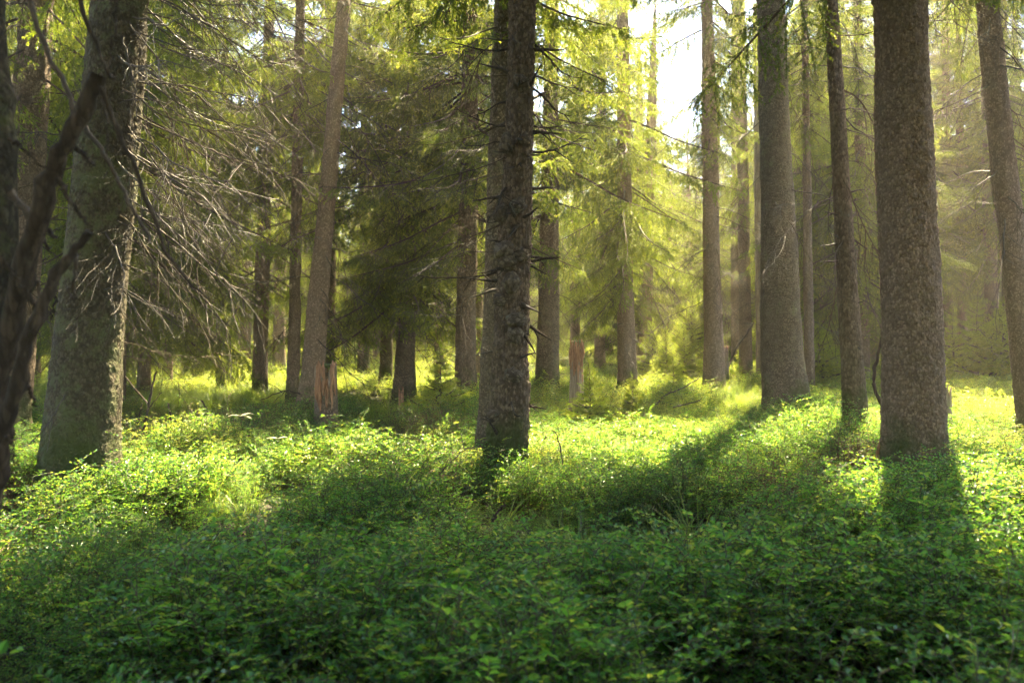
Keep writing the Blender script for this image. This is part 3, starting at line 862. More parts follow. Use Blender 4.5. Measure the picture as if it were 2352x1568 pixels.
t = Tree('dark bushy spruce filling the shade left of the fan of dead branches', 330, 872, 345, 26, 18, D=17.5, H=12, mat=BARK_DARK, seed=45)
t.crown(1.9, 2.8, 0.30, 7, types=(1, 3, 5), cull=False)

# --- trees of the wood behind
far_spots = []
fr = np.random.default_rng(77)
tries = 0
FORCED = [(1690, 30), (1835, 26), (1905, 30), (2060, 28), (2145, 32), (2240, 37), (2345, 31), (1770, 36), (1960, 38), (2100, 27), (560, 24), (640, 29), (730, 27), (835, 24), (430, 28), (240, 25), (150, 22), (1010, 26), (1180, 30), (1320, 33), (1400, 38), (60, 28), (1110, 36), (900, 34), (2300, 42), (500, 38), (1500, 40), (1545, 46), (1590, 37), (1628, 43), (1562, 54), (1520, 60), (1608, 60), (1480, 50), (1640, 52), (1535, 35), (1478, 27), (1636, 33), (1462, 32), (2000, 32), (1880, 24)]
far_spots = [((x - 1176) / FPX * D, D) for x, D in FORCED]
while len(far_spots) < 150 and tries < 9000:
    tries += 1
    D = 23 + 55 * fr.random() ** 1.1
    X = (fr.random() * 2 - 1) * (D * 0.66 + 2)
    if any(math.hypot(X - a, D - b) < 2.4 for a, b, c in TRUNKS) or any(math.hypot(X - a, D - b) < 2.6 for a, b in far_spots): continue
    q = shades_clearing(np.array([[X, D, z] for z in (2.0, 4.0)]))
    if q.any() and D < 30: continue
    far_spots.append((X, D))
MARKS = [(18, 'left picture edge'), (172, 'massive lichened trunk'), (481, 'pale dead trunk'), (706, 'slender leaning spruce'), (928, 'two-tone spruce'), (1155, 'knotty middle trunk'), (1257, 'flare-footed greenish spruce'),
         (1440, 'cone-crowned spruce'), (1641, 'bare-boled spruce'), (1802, 'thick lichened spruce'), (1968, 'slim dark leaning spruce'), (2108, 'broad brown trunk'), (2378, 'right picture edge')]
def FARLAB(px, D):
    k = max([j for j, mk in enumerate(MARKS) if mk[0] <= px] + [0]); k = min(k, len(MARKS) - 2)
    return '%s spruce seen between the %s and the %s' % ('hazy far' if D < 45 else 'faint farthest', MARKS[k][1], MARKS[k + 1][1])
for i, (X, D) in enumerate(far_spots):
    px = 1176 + X / D * FPX
    dm = 0.26 + 0.24 * fr.random()
    H = 11 + 5.5 * fr.random()
    if D < 32 and 520 < px < 1260: H = 8.5 + 2.5 * fr.random()
    z0 = 1.0 + (3.0 if D < 36 else 1.6) * fr.random()
    if 1530 < px < 1618:            # lower trees below the gap in the canopy
        if D < 32: continue
        H = CAMZ + (784 - (250 + 170 * fr.random())) / FPX * D
        dm *= 0.6; z0 = 0.5
    w = dm / D * FPX
    lab = FARLAB(px, D)
    t = Tree(lab, px, 0, px + fr.normal() * 8, w, w * 0.75, D=D, ty=784 - min(9.0, H * 0.6) / D * FPX, H=H, mat=BARK_FAR, seed=200 + i, group='far spruces of the background wood')
    gapt = 1530 < px < 1618
    t.crown(z0, (2.6 + 0.5 * fr.random()) if gapt else (2.2 + 0.8 * fr.random()) * min(1, H / 12), 0.32 if gapt else 0.45, 7 if gapt else 6, cull=not (px > 1700 and D < 34), types=(1, 3) if gapt else [(1, 3, 5), (0, 2, 4), (0, 1, 3, 5)][i % 3], thin=0.1 if px > 1640 and D < 45 else None)
    if D < 40: t.dead(8, 1.0, 4.0, scale=(0.6, 1.2))

# the closed wood beyond, where single trees cannot be told apart
P_, R_, S_, I_ = [], [], [], []
mb = MB()
for i in range(110):
    D = 80 + 32 * fr.random(); X = (i / 109 * 2 - 1) * (D * 0.66 + 6) + fr.normal()
    H = 10 + 6 * fr.random(); g = float(gz(X, D))
    px = 1176 + X / D * FPX
    if 1500 < px < 1625: H = CAMZ + (784 - (400 + 100 * fr.random())) / FPX * D
    mb.tube([(X, D, g - 0.2), (X, D, g + H)], [0.2, 0.02], 6)
    z = 0.5
    while z < H:
        l = max(0.25, 1.25 * (1 - z / H) ** 0.8)
        for k in range(5):
            P_.append((X, D, g + z)); R_.append((0, 0.3 - 0.5 * z / H, 6.283 * k / 5 + fr.random() * 3)); S_.append(l * (0.8 + 0.5 * fr.random())); I_.append(int(fr.integers(6)))
        z += 0.8
far = scatter('distant_wood', LIMB_NG, P_, R_, S_, I_)
tag(far, 'closed mass of hazy spruces at the very back of the wood', 'forest', kind='stuff')
tag(obj('trunks', mb.mesh('distant_trunks', [BARK_FAR], True), far), kind='stuff')

# the same wood going on beside and behind the photographer, unseen, added to darken the foreground
P_, R_, S_, I_ = [], [], [], []
mb = MB()
for X, Y in [(-4.8, 2.0), (4.9, 1.6), (-2.5, -1.7), (2.7, -1.5), (-4.2, -5.2), (4.6, -6.6), (0.2, -9.5), (-9.5, -4.0), (9.8, -5.0), (-6, -13), (6, -13)]:
    H = 17 + 4 * fr.random(); g = float(gz(X, Y))
    mb.tube([(X, Y, g - 0.2), (X + 0.1, Y, g + 6), (X + 0.2, Y, g + H)], [0.24, 0.17, 0.02], 12)
    TRUNKS.append((X, Y, 0.25))
    z = 4.5
    while z < H:
        l = max(0.25, 1.3 * (1 - (z - 4) / (H - 4)) ** 0.8)
        for k in range(6):
            a = 6.283 * k / 6 + fr.random() * 2
            q = np.array([[X + math.cos(a) * u * l * 2.4, Y + math.sin(a) * u * l * 2.4, g + z - 0.4 * u] for u in (0.3, 0.7, 1.0)])
            if shades_clearing(q).any(): continue
            P_.append((X, Y, g + z)); R_.append((0, 0.25 - 0.5 * z / H, a)); S_.append(l * (0.8 + 0.4 * fr.random())); I_.append(int(fr.integers(6)))
        z += 0.6
far = scatter('surrounding_wood', LIMB_NG, P_, R_, S_, I_)
tag(far, 'unseen spruces of the same wood beside and behind the viewpoint, shading the foreground', 'forest', kind='stuff')
tag(obj('trunks', mb.mesh('surrounding_trunks', [BARK_GREY], True), far), kind='stuff')

# ------------------------------------------------------------------ young spruces
def sapling(px, py, D, h, label, width=None, dens=1.0, seed=0):
    p = pw(px, py, D); X = p[0]; g = float(gz(X, D))
    h *= 1.3; width = width * 1.35 if width else None
    e = thing('young_spruce', label, 'young tree', (X, D, g), 'young spruces')
    r = np.random.default_rng(seed + 700)
    zt = np.linspace(0, h, 9)
    mb = MB(); mb.tube(np.stack([0.02 * np.sin(zt * 3), 0 * zt, zt], -1), np.linspace(0.006 + 0.010 * h, 0.003, 9), 6)
    obj('trunk', mb.mesh('sapling_stem', [LIMB_WOOD], True), e)
    pts, rot, sc, idx = [], [], [], []
    W = width or 0.42 * h
    z = 0.12 * h
    while z < h * 0.98:
        prof = max(0.10, 1 - z / h)
        n = 6 if z < h * 0.9 else 4
        a0 = r.random() * 6.28
        for k in range(n):
            pts.append((0.02 * math.sin(z * 3), 0, z)); rot.append((0.1 * r.normal(), 0.12 - 0.75 * (z / h) + 0.12 * r.normal(), a0 + 6.283 * k / n + 0.2 * r.normal()))
            sc.append(max(0.16, W * prof / 0.6 * (0.8 + 0.4 * r.random()))); idx.append(int(r.integers(3)))
        z += (0.04 + 0.03 * h) / dens * (0.8 + 0.4 * r.random())
    pts.append((0, 0, h * 0.97)); rot.append((0, -1.5, 0)); sc.append(0.2); idx.append(0)
    tag(scatter('crown', SPRAY_NG, pts, rot, sc, idx, e), kind='stuff')
sapling(1590, 840, 24, 2.0, 'tallest bright young spruce left of the straight bare-boled trunk', 0.75, seed=1)
sapling(1572, 845, 22.5, 1.2, 'low bright young spruce in front of the tallest one', 0.55, seed=2)
sapling(1530, 850, 21, 1.15, 'narrow bright young spruce at the left end of the sunlit row', 0.42, seed=3)
sapling(1498, 845, 22.5, 1.35, 'sunlit young spruce beside the cone-crowned tree', 0.5, seed=4)
sapling(1352, 940, 11.2, 0.72, 'tiny yellow-green young spruce in the glade right of the tall snag', 0.30, seed=5)
sapling(1010, 935, 12.0, 0.85, 'small dark sparse young spruce left of the middle trunks', 0.42, 0.7, seed=6)
sapling(2245, 850, 22, 2.0, 'slender open-branched young spruce right of the broad brown trunk', 0.6, 0.7, seed=7)
sapling(2305, 860, 19.5, 1.7, 'wide dark green young spruce at right in front of the two straight trunks', 1.0, seed=8)
sapling(2190, 850, 20, 1.55, 'thin young spruce against the edge of the broad brown trunk', 0.5, 0.7, seed=9)
sapling(1880, 850, 19, 1.3, 'dark young spruce between the thin pole and the slim leaning spruce', 0.7, seed=10)
sapling(545, 862, 24, 1.5, 'taller bright young spruce in the left background', 0.55, seed=11)
sapling(520, 862, 23, 1.2, 'lower bright young spruce beside the thin dark stem', 0.5, seed=12)
sapling(455, 868, 22, 0.95, 'small bright young spruce left of the pale dead trunk', 0.45, seed=13)
sapling(730, 850, 26, 1.7, 'bright young spruce behind the slender leaning trunk', 0.7, seed=14)
sapling(1450, 905, 14.5, 0.55, 'tiny dark young spruce in the shrubs below the cone-crowned tree', 0.26, seed=15)
sapling(1545, 885, 16.5, 0.7, 'small yellow young spruce in the open glade', 0.3, seed=16)
sapling(1760, 845, 27, 1.8, 'bright young spruce behind the bleached dead trunk', 0.7, seed=17)

# ------------------------------------------------------------------ snags and stumps
def snag(name, label, px, D, w, ytop, mat, seed, wood=None, jag=0.12, taper=0.8, lean=0.0, ybase=None):
    X = (px - 1176) / FPX * D; g = float(gz(X, D))
    h = CAMZ - (ytop - 784) / FPX * D - g
    r0 = w / FPX * D / 2
    e = thing(name, label, 'tree stump', (X, D, g))
    rr = np.random.default_rng(seed)
    S = 44; n = 40
    th = np.arange(S) * 2 * PI / S
    top = h * (1 - jag * vnoise(np.stack([np.cos(th) * 2.5, np.sin(th) * 2.5, 0 * th], -1), seed)) - 0.05 * jag * h * rr.random(S) * 3
    tt = np.linspace(0, 1, n)
    Z = -0.12 + (top[None, :] + 0.12) * tt[:, None]
    T = np.repeat(th[None, :], n, 0)
    RR = r0 * (1 + (taper - 1) * tt[:, None]) * (1 + 0.3 * np.exp(-np.clip(Z, 0, None) / 0.22))
    RR = RR * (1 + 0.06 * np.sin(3 * T + seed) + 0.05 * (vnoise(np.stack([np.cos(T) * 6, np.sin(T) * 6, Z * 2], -1), seed + 3) - 0.5) * 2)
    v = np.stack([RR * np.cos(T) + lean * Z, RR * np.sin(T), Z], -1).reshape(-1, 3)
    f = [(i * S + j, i * S + (j + 1) % S, (i + 1) * S + (j + 1) % S, (i + 1) * S + j) for i in range(n - 1) for j in range(S)]
    # broken inside
    vin = np.stack([RR[-1] * 0.72 * np.cos(th) + lean * Z[-1], RR[-1] * 0.72 * np.sin(th), Z[-1] - 0.05 * h * rr.random(S) - 0.02], -1)
    cen = np.array([[lean * h, 0, h * (1 - jag) * 0.86]])
    k = n * S
    v = np.concatenate([v, vin, cen])
    ft = [((n - 1) * S + j, (n - 1) * S + (j + 1) % S, k + (j + 1) % S, k + j) for j in range(S)] + [(k + j, k + (j + 1) % S, k + S) for j in range(S)]
    mb = MB(); mb.add(v, f, 0); mb.f += [list(q) for q in ft]; mb.m += [1] * len(ft)
    tk = obj('trunk', mb.mesh('snag', [mat, WOOD_RED], True), e)
    TRUNKS.append((X, D, r0))
    if wood:
        # splintered strips of exposed heartwood, on the face towards the viewer
        z0, z1, a0, a1, nn = wood
        for i in range(nn):
            a = a0 + (a1 - a0) * (i + 0.5) / nn + 0.05 * rr.normal()
            zb = h * (z0 + (z1 - z0) * 0.55 * rr.random()); zt = h * min(1.02, z1 - 0.12 * rr.random())
            rad = r0 * (1 + (taper - 1) * z1) * 1.03
            q = np.linspace(0, 1, 6)
            w2 = r0 * 0.16 * (0.7 + 0.6 * rr.random())
            path = np.stack([(rad + 0.012 * rr.normal(size=6) + 0.01) * np.cos(a + 0.03 * rr.normal(size=6)) + lean * (zb + (zt - zb) * q), (rad + 0.012 * rr.normal(size=6) + 0.01) * np.sin(a + 0.03 * rr.normal(size=6)), zb + (zt - zb) * q], -1)
            m2 = MB(); m2.tube(path, w2 * np.array([0.3, 0.9, 1, 1, 0.8, 0.25]), 5)
            obj('wood_splinter', m2.mesh('splinter', [WOOD_RED if rr.random() < 0.8 else WOOD_TAN], False), tk)
    return e, h, r0
e, h, r0 = snag('broken_stump', 'broad broken stump with red rotten heartwood beside the slender leaning spruce', 750, 10.6, 56, 822, BARK_GREY, 5, (0.36, 1.0, -2.6, -0.7, 14), 0.16, 0.84)
mb = MB()
mv = []
for i in range(7):
    for j in range(14):
        a = j / 14 * 2 * PI; q = i / 6
        mv.append((r0 * 0.75 * math.sin(q * PI * 0.5) * math.cos(a) * (1 + 0.15 * math.sin(5 * a)), r0 * 0.75 * math.sin(q * PI * 0.5) * math.sin(a), 0.05 * math.cos(q * PI * 0.5)))
mfaces = [(i * 14 + j, i * 14 + (j + 1) % 14, (i + 1) * 14 + (j + 1) % 14, (i + 1) * 14 + j) for i in range(6) for j in range(14)]
mb.add(mv, mfaces)
MOSSCAP = mb.mesh('moss_cap', [MOSS], True)
obj('moss_cap', MOSSCAP, e, (0, 0, h * 0.9))
e, h, r0 = snag('tall_snag', 'tall barkless snag with reddish top and moss cap in the sunlit glade', 1325, 12.8, 35, 770, WOOD_TAN, 6, (0.50, 0.98, -2.7, -0.5, 14), 0.22, 0.80)
obj('moss_cap', MOSSCAP, e, (0.01, 0, h * 0.92), None, r0 / 0.135)
e, h, r0 = snag('mossy_stump', 'mossy broken stump grown against the straight bare-boled spruce', 1664, 19.6, 22, 775, BARK_FAR, 7, None, 0.22, 0.8)
e, h, r0 = snag('small_stump', 'small pointed rotten stump in the shrubs left of the middle', 921, 13.6, 17, 878, WOOD_RED, 8, None, 0.45, 0.6)
e, h, r0 = snag('low_stump', 'dark low stump below the hanging boughs left of the middle', 1006, 18.5, 18, 838, BARK_DARK, 18, None, 0.3, 0.8)
e, h, r0 = snag('red_snag', 'reddish splintered snag just left of the broad brown trunk', 2036, 17.5, 22, 757, WOOD_RED, 9, None, 0.25, 0.75)
e, h, r0 = snag('leaning_slab', 'brown slab of broken stump behind the right edge of the broad brown trunk', 2176, 10.5, 22, 868, WOOD_TAN, 10, None, 0.3, 0.8)
e, h, r0 = snag('rotten_stump', 'splintered mossy stump at the foot of the broad brown trunk', 2018, 6.7, 38, 985, MOSSY, 11, (0.3, 0.95, -2.4, -1.2, 5), 0.55, 0.55, 0.06)
e, h, r0 = snag('broken_slab', 'tall splinter of pale wood leaning on the foot of the cone-crowned spruce', 1458, 20.5, 9, 800, WOOD_TAN, 12, None, 0.3, 0.7)

# ------------------------------------------------------------------ dead stems and fallen wood
def stem_path(pix, D):
    pix = np.array(pix, float)
    Ds = np.full(len(pix), D) if np.isscalar(D) else np.array(D)
    return np.array([pw(x, y, d) for (x, y), d in zip(pix, Ds)])

def smooth_path(p, n=24):
    p = np.asarray(p, float); t = np.linspace(0, 1, len(p)); q = np.linspace(0, 1, n)
    out = np.stack([np.interp(q, t, p[:, k]) for k in range(3)], -1)
    for _ in range(2):
        out[1:-1] = 0.25 * out[:-2] + 0.5 * out[1:-1] + 0.25 * out[2:]
    return out

def stem(parent, name, pix, D, w0, w1, mat, sides=10, n=26, seed=0, rough=0.10):
    p = smooth_path(stem_path(pix, D), n)
    rr = np.random.default_rng(seed)
    p = p + rr.normal(size=p.shape) * 0.004
    Dm = float(np.mean(p[:, 1]))
    rad = np.linspace(w0, w1, n) / FPX * Dm / 2 * (1 + rough * rr.normal(size=n))
    p = p - np.array(parent.location) if parent is not None else p
    mb = MB(); mb.tube(p, np.maximum(rad, 0.0012), sides)
    return obj(name, mb.mesh(name, [mat], True), parent)

# the dead tree leaning in from the left, close to the camera
DF = 2.5
b = pw(-90, 1860, DF); b[2] = float(gz(b[0], b[1]))
e = thing('dead_tree', 'out-of-focus mossy dead tree leaning in at the left edge, closest to the viewer', 'dead tree', b.tolist())
stem(e, 'trunk', [(-90, 1860), (-70, 1400), (-45, 1050), (-30, 800), (-8, 560), (-5, 330), (-25, 60), (-60, -200)], DF, 110, 70, MOSSY, 14, 40, 1)
stem(e, 'limb', [(-60, 1250), (-22, 950), (18, 790), (62, 600), (112, 420), (165, 300), (232, 172)], [2.5, 2.5, 2.45, 2.4, 2.35, 2.3, 2.3], 62, 34, BARE_STEM, 12, 34, 2)
stem(e, 'limb', [(-85, 1400), (-20, 1120), (12, 1000), (48, 850), (88, 715), (148, 600), (206, 532)], [2.5, 2.4, 2.35, 2.3, 2.3, 2.3, 2.3], 52, 16, BARE_STEM, 12, 34, 3)
tw = [([(228, 190), (262, 275), (315, 400), (372, 560), (430, 650), (482, 690)], 14, 5), ([(188, 280), (232, 345), (290, 450), (350, 560)], 13, 7), ([(150, 320), (185, 350), (215, 380)], 17, 9),
      ([(135, 410), (160, 455), (198, 515)], 15, 8), ([(18, 440), (55, 480), (95, 520), (130, 545)], 22, 9), ([(72, 520), (92, 545), (112, 572)], 13, 8), ([(0, 590), (35, 640), (82, 706)], 17, 9),
      ([(100, 690), (80, 640), (68, 600)], 8, 4), ([(55, 880), (72, 905), (78, 930)], 14, 5), ([(18, 1000), (28, 1030), (30, 1060)], 10, 4), ([(172, 565), (178, 630), (165, 690), (158, 660)], 10, 5),
      ([(130, 640), (128, 700), (118, 730)], 8, 4), ([(22, 320), (60, 345), (100, 390)], 11, 4), ([(150, 350), (175, 300), (168, 240), (120, 130), (62, 0), (40, -60)], 10, 13),
      ([(265, 192), (240, 150), (205, 60), (165, -60)], 7, 12), ([(245, 160), (262, 90), (258, -40)], 5, 9), ([(232, 175), (240, 250), (246, 330), (240, 410)], 8, 4)]
for i, (pts, a, c) in enumerate(tw):
    stem(e, 'twig', pts, 2.3 + 0.12 * (i % 3), a, c, [BARE_STEM, TWIG, BARE_STEM][i % 3], 6, 18, 40 + i, 0.05)

# forked dead sapling by the broad brown trunk
b = pw(2032, 1075, 7.6); b[2] = float(gz(b[0], b[1]))
e = thing('forked_dead_sapling', 'thin forked dead sapling standing left of the broad brown trunk', 'dead tree', b.tolist())
stem(e, 'trunk', [(2034, 1120), (2034, 1050), (2036, 1000), (2030, 930)], 7.6, 13, 11, BARE_STEM, 8, 16, 60)
stem(e, 'limb', [(2031, 935), (2008, 905), (2008, 850), (2022, 790), (2034, 750)], 7.6, 10, 5, BARE_STEM, 8, 18, 61)
stem(e, 'limb', [(2031, 935), (2040, 890), (2046, 850)], 7.7, 10, 7, BARE_STEM, 8, 14, 62)

def loose(name, label, pix, D, w0, w1, mat, seed, twigs=()):
    b = pw(pix[0][0], pix[0][1], D if np.isscalar(D) else D[0])
    e = thing(name, label, 'branch', b.tolist())
    stem(e, 'branch_wood', pix, D, w0, w1, mat, 6, 18, seed, 0.06)
    for i, (tp, a, c) in enumerate(twigs):
        stem(e, 'twig', tp, D if np.isscalar(D) else D[0], a, c, mat, 5, 10, seed + i + 1, 0.05)
loose('fallen_branch', 'thin curved bare branch lying against the foot of the knotty middle trunk', [(990, 1110), (1030, 1065), (1065, 1032), (1105, 1025)], 6.3, 2.4, 3, TWIG_GREY, 80, [([(1065, 1032), (1058, 1000), (1062, 985)], 2.5, 1.5)])
loose('fallen_branch', 'arched grey branch rising out of the glade in front of the straight bare-boled spruce', [(1500, 935), (1530, 905), (1570, 890), (1605, 868)], 14, 5, 2.5, TWIG_GREY, 84, [([(1540, 900), (1546, 885)], 2, 1)])
loose('fallen_branch', 'short bent stick in the glade right of the arched grey branch', [(1545, 935), (1575, 928), (1600, 922), (1612, 915)], 13.2, 4, 2, TWIG_GREY, 87)
loose('fallen_branch', 'bare brown twig bending over in the shrubs right of the middle trunk', [(1292, 1075), (1288, 1030), (1280, 1000), (1268, 985)], 6.6, 3.5, 2, TWIG, 90, [([(1285, 1015), (1262, 1000), (1250, 1008)], 2, 1.2)])
loose('broken_stick', 'dark forked dead stick rising from the shrubs right of the massive lichened trunk', [(325, 1010), (338, 950), (348, 890), (360, 850)], 9.0, 7, 4, BARE_STEM, 93, [([(342, 930), (300, 880), (285, 860)], 4, 2), ([(340, 940), (372, 900)], 3, 2)])
loose('broken_stick', 'thin upright stick in the shady shrubs, middle one of three on the left', [(395, 985), (390, 950), (385, 925)], 9.5, 4, 4, BARE_STEM, 96)
loose('broken_stick', 'thin stick leaning left in the shrubs below the grassy strip', [(487, 965), (475, 940), (463, 920)], 10.5, 4, 4, TWIG, 99)
loose('broken_stick', 'thin stick at the shady foot of the massive lichened trunk', [(316, 975), (322, 945), (328, 925)], 9.0, 3.5, 3, BARE_STEM, 102)
loose('broken_stick', 'curved leaning stick beside the sunlit bole in the glade right of centre', [(1672, 845), (1690, 800), (1712, 770), (1732, 740)], 20.5, 6, 4, TWIG, 105)
loose('fallen_branch', 'red-brown broken stick in the grass in front of the knotty middle trunk', [(1130, 1200), (1142, 1175), (1160, 1155)], 4.6, 7, 4, TWIG, 108)
loose('fallen_branch', 'fine bare twig spray lying at the foot of the slender leaning spruce', [(690, 905), (660, 895), (630, 905), (600, 918)], 12.2, 4, 2, BARE_STEM, 111, [([(660, 895), (640, 912), (628, 925)], 2, 1), ([(645, 899), (630, 885), (612, 880)], 2, 1)])
loose('fallen_branch', 'thin grey twig leaning on the massive lichened trunk at its foot', [(150, 905), (120, 960), (75, 1015), (45, 1030)], 6.4, 3, 2, TWIG_GREY, 114, [([(120, 960), (115, 1000), (108, 1040)], 2, 1.2)])

# fern fronds, glaring sunlight put into their pale colour
def fern(label, px, py, D, sizes, seed):
    p = pw(px, py, D) + np.array([0, 0, 0.05])
    e = thing('pale_fern', label, 'fern', p.tolist())
    rr = np.random.default_rng(seed)
    for (a, l, lift) in sizes:
        mb = MB()
        q = np.linspace(0, 1, 8)
        ax = np.stack([np.cos(a) * l * q, np.sin(a) * l * q, lift * l * q - 0.35 * l * q * q], -1)
        mb.tube(ax, np.linspace(0.003, 0.001, 8), 4)
        sd = np.array([-math.sin(a), math.cos(a), 0])
        for k in range(14):
            u = 0.1 + 0.9 * k / 14
            pp = np.array([np.interp(u, q, ax[:, c]) for c in range(3)])
            w = l * 0.32 * (1 - u) ** 0.7 + 0.01
            for sg in (-1, 1):
                dr = sd * sg + np.array([math.cos(a), math.sin(a), 0]) * 0.5 + np.array([0, 0, 0.15])
                leaf(mb, pp, dr, np.array([0.1, -0.35, 1.0]), w, l * 0.07, 0)
        obj('frond', mb.mesh('frond', [FERN]), e)
fern('small fern painted sunlit-pale lying in the shady shrubs on the left', 552, 966, 8.6, [(3.1, 0.12, 0.3), (0.5, 0.13, 0.45), (-0.2, 0.12, 0.1)], 1)
fern('fern frond painted sunlit-pale at the back of the left sunlit patch', 638, 1020, 7.3, [(2.9, 0.10, 0.3), (0.4, 0.08, 0.4)], 2)

# ------------------------------------------------------------------ undergrowth
def shrubs():
    P_, R_, S_, I_ = [], [], [], []
    r = np.random.default_rng(5)
    bands = [(-1.5, 4.5, 0.145, 0), (4.5, 8, 0.148, 0), (8, 13, 0.175, 0), (13, 21, 0.25, 1), (21, 34, 0.38, 1), (34, 60, 0.85, 1), (60, 90, 1.5, 1)]
    tr = np.array(TRUNKS)
    for y0, y1, s, lod in bands:
        half = y1 * 0.64 + 1.6
        xs = np.arange(-half, half, s); ys = np.arange(y0, y1, s)
        X, Y = np.meshgrid(xs, ys)
        X = X + (r.random(X.shape) - 0.5) * s * 1.1; Y = Y + (r.random(X.shape) - 0.5) * s * 1.1
        X = X.ravel(); Y = Y.ravel()
        ok = np.abs(X) < np.maximum(Y, 0.5) * 0.64 + 1.6
        X, Y = X[ok], Y[ok]
        d = np.ones(len(X), bool)
        for a, b_, c in tr:
            d &= (X - a) ** 2 + (Y - b_) ** 2 > (c + 0.02) ** 2
        X, Y = X[d], Y[d]
        big = vnoise(np.stack([X * 0.55, Y * 0.55, 0 * X], -1), 3)
        mid = 0.72 * vnoise(np.stack([X * 1.15, Y * 1.15, 0 * X], -1), 4) + 0.28 * vnoise(np.stack([X * 3.1, Y * 3.1, 0 * X], -1), 14)
        px, py = project(np.stack([X, Y, np.full(X.shape, 0.42)], -1))
        grassy = (in_poly(px, py, [(950, 1120), (1250, 1160), (1500, 1120), (1900, 1110), (1900, 1190), (1650, 1190), (1250, 1215), (980, 1190)])
                  | in_poly(px, py, [(330, 890), (680, 880), (680, 915), (330, 915)]) | in_poly(px, py, [(1620, 885), (1760, 880), (1760, 930), (1620, 940)]))
        hole = in_poly(px, py, [(1830, 1330), (2010, 1360), (2040, 1420), (1960, 1450), (1820, 1400)])
        keep = (mid > np.where(Y < 9, 0.22, 0.27)) & ~((mid < np.where(Y < 9, 0.32, 0.40)) & (r.random(len(X)) < 0.6)) & ~(hole & (r.random(len(X)) < 0.85)) & ~(grassy & (r.random(len(X)) < 0.45))
        X, Y, big, mid, grassy = X[keep], Y[keep], big[keep], mid[keep], grassy[keep]
        n = len(X)
        sc = np.clip(-0.12 + 0.55 * big + 1.75 * mid, 0.34, 1.45) * (0.85 + 0.3 * r.random(n))
        sm = np.clip((mid - 0.40) / 0.2, 0, 1); sm = sm * sm * (3 - 2 * sm)
        sc = np.where(Y < 6.5, (0.42 + 0.85 * sm + 0.25 * big) * (0.88 + 0.24 * r.random(n)), sc)
        sc = np.where(grassy, sc * 0.72, sc)
        sc = sc * (1.0 if lod == 0 else 1.0 + 0.12 * (s > 0.4) + 0.5 * (s > 0.8))
        sc = sc * np.where(Y > 6, 0.80, 0.90)
        sc = np.where(r.random(n) < 0.02, sc * 1.2, sc)
        near = np.hypot(X, Y) < 1.5
        sc = np.where(near, sc * 0.75, sc)
        P_.append(np.stack([X, Y, gz(X, Y) - 0.015], -1))
        R_.append(np.stack([r.normal(size=n) * 0.12, r.normal(size=n) * 0.12, r.random(n) * 6.283], -1))
        S_.append(sc)
        if lod == 0:
            dry = vnoise(np.stack([X * 1.1 + 9, Y * 1.1, 0 * X], -1), 8) > 0.62
            kind = r.integers(0, 5, n)
            fresh = (vnoise(np.stack([X * 0.8 + 3, Y * 0.8, 0 * X], -1), 12) > 0.5) & (Y > 7)
            kind = np.where(fresh & (r.random(n) < 0.6), r.integers(9, 11, n), kind)
            kind = np.where(dry & (r.random(n) < 0.6), 5, kind)
            kind = np.where((Y < 5.0 - 1.2 * r.random(n)), r.integers(11, 14, n), kind)
            I_.append(kind)
        else:
            I_.append(r.integers(6, 9, n))
    return np.concatenate(P_), np.concatenate(R_), np.concatenate(S_), np.concatenate(I_)
P_, R_, S_, I_ = shrubs()
print('shrub clumps', len(P_))
tag(scatter('bilberry_undergrowth', BIL_NG, P_, R_, S_, I_), 'dense knee-high carpet of green bilberry shrubs covering the forest floor', 'undergrowth', kind='stuff')

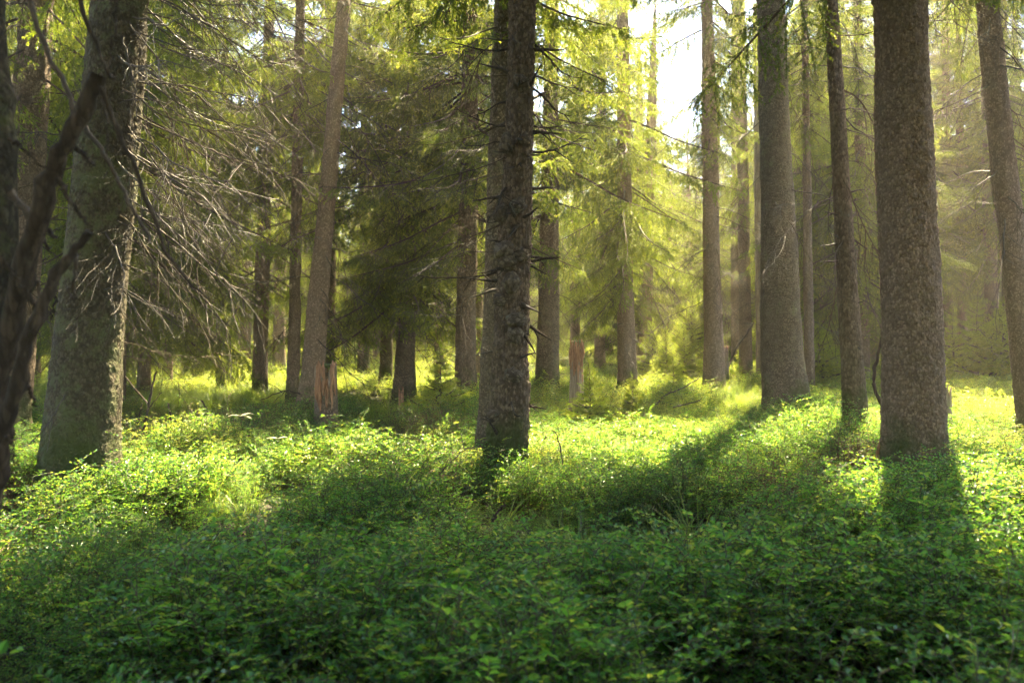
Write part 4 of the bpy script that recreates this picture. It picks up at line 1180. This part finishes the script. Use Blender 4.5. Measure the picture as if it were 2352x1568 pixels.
gr = np.random.default_rng(9)
gp = []
def grass_area(poly, D0, D1, n):
    c = 0
    while c < n:
        D = D0 + (D1 - D0) * gr.random()
        X = (gr.random() * 2 - 1) * D * 0.62
        x, y = project(np.array([X, D, 0.42]))
        if in_poly(np.array(x), np.array(y), poly):
            gp.append((X, D)); c += 1
grass_area([(950, 1120), (1250, 1160), (1500, 1120), (1900, 1110), (1900, 1190), (1650, 1190), (1250, 1215), (980, 1190)], 4, 6, 30)
grass_area([(330, 885), (680, 880), (680, 918), (330, 918)], 12, 20, 500)
grass_area([(1620, 880), (1760, 875), (1760, 935), (1620, 940)], 11, 20, 160)
grass_area([(300, 960), (700, 960), (690, 985), (300, 985)], 7, 11, 40)
grass_area([(800, 940), (1060, 900), (1060, 960), (820, 970)], 9, 15, 40)
grass_area([(1880, 850), (2010, 850), (2010, 910), (1880, 900)], 13, 26, 120)
grass_area([(1900, 1180), (2300, 1150), (2340, 1290), (2000, 1330)], 3.2, 5, 10)
grass_area([(0, 1100), (2352, 1100), (2352, 1500), (0, 1500)], 2.4, 4.6, 7)
grass_area([(0, 830), (2352, 830), (2352, 1100), (0, 1100)], 5.5, 30, 220)
gp = np.array(gp); n = len(gp)
tag(scatter('grass', GR_NG, np.stack([gp[:, 0], gp[:, 1], gz(gp[:, 0], gp[:, 1]) - 0.01], -1), np.stack([gr.normal(size=n) * 0.1, gr.normal(size=n) * 0.1, gr.random(n) * 6.28], -1), 0.62 + 0.42 * gr.random(n), gr.integers(0, 4, n)),
    'tufts of fine arching grass among the bilberry shrubs', 'grass', kind='stuff')

# ------------------------------------------------------------------ haze
hz, nt, p, out = new_mat('haze')
nt.nodes.remove(p)
pv = nt.nodes.new('ShaderNodeVolumePrincipled')
pv.inputs['Color'].default_value = (1.0, 0.87, 0.64, 1)
pv.inputs['Density'].default_value = 0.0021
pv.inputs['Anisotropy'].default_value = 0.6
nt.links.new(pv.outputs[0], out.inputs['Volume'])
x0, x1, y0, y1, z0, z1 = -106, 106, -56, 152, -2.5, 24.0
mb = MB()
mb.add([(x0, y0, z0), (x1, y0, z0), (x1, y1, z0), (x0, y1, z0), (x0, y0, z1), (x1, y0, z1), (x1, y1, z1), (x0, y1, z1)], [(0, 3, 2, 1), (4, 5, 6, 7), (0, 1, 5, 4), (1, 2, 6, 5), (2, 3, 7, 6), (3, 0, 4, 7)])
tag(obj('haze', mb.mesh('haze', [hz])), kind='stuff')
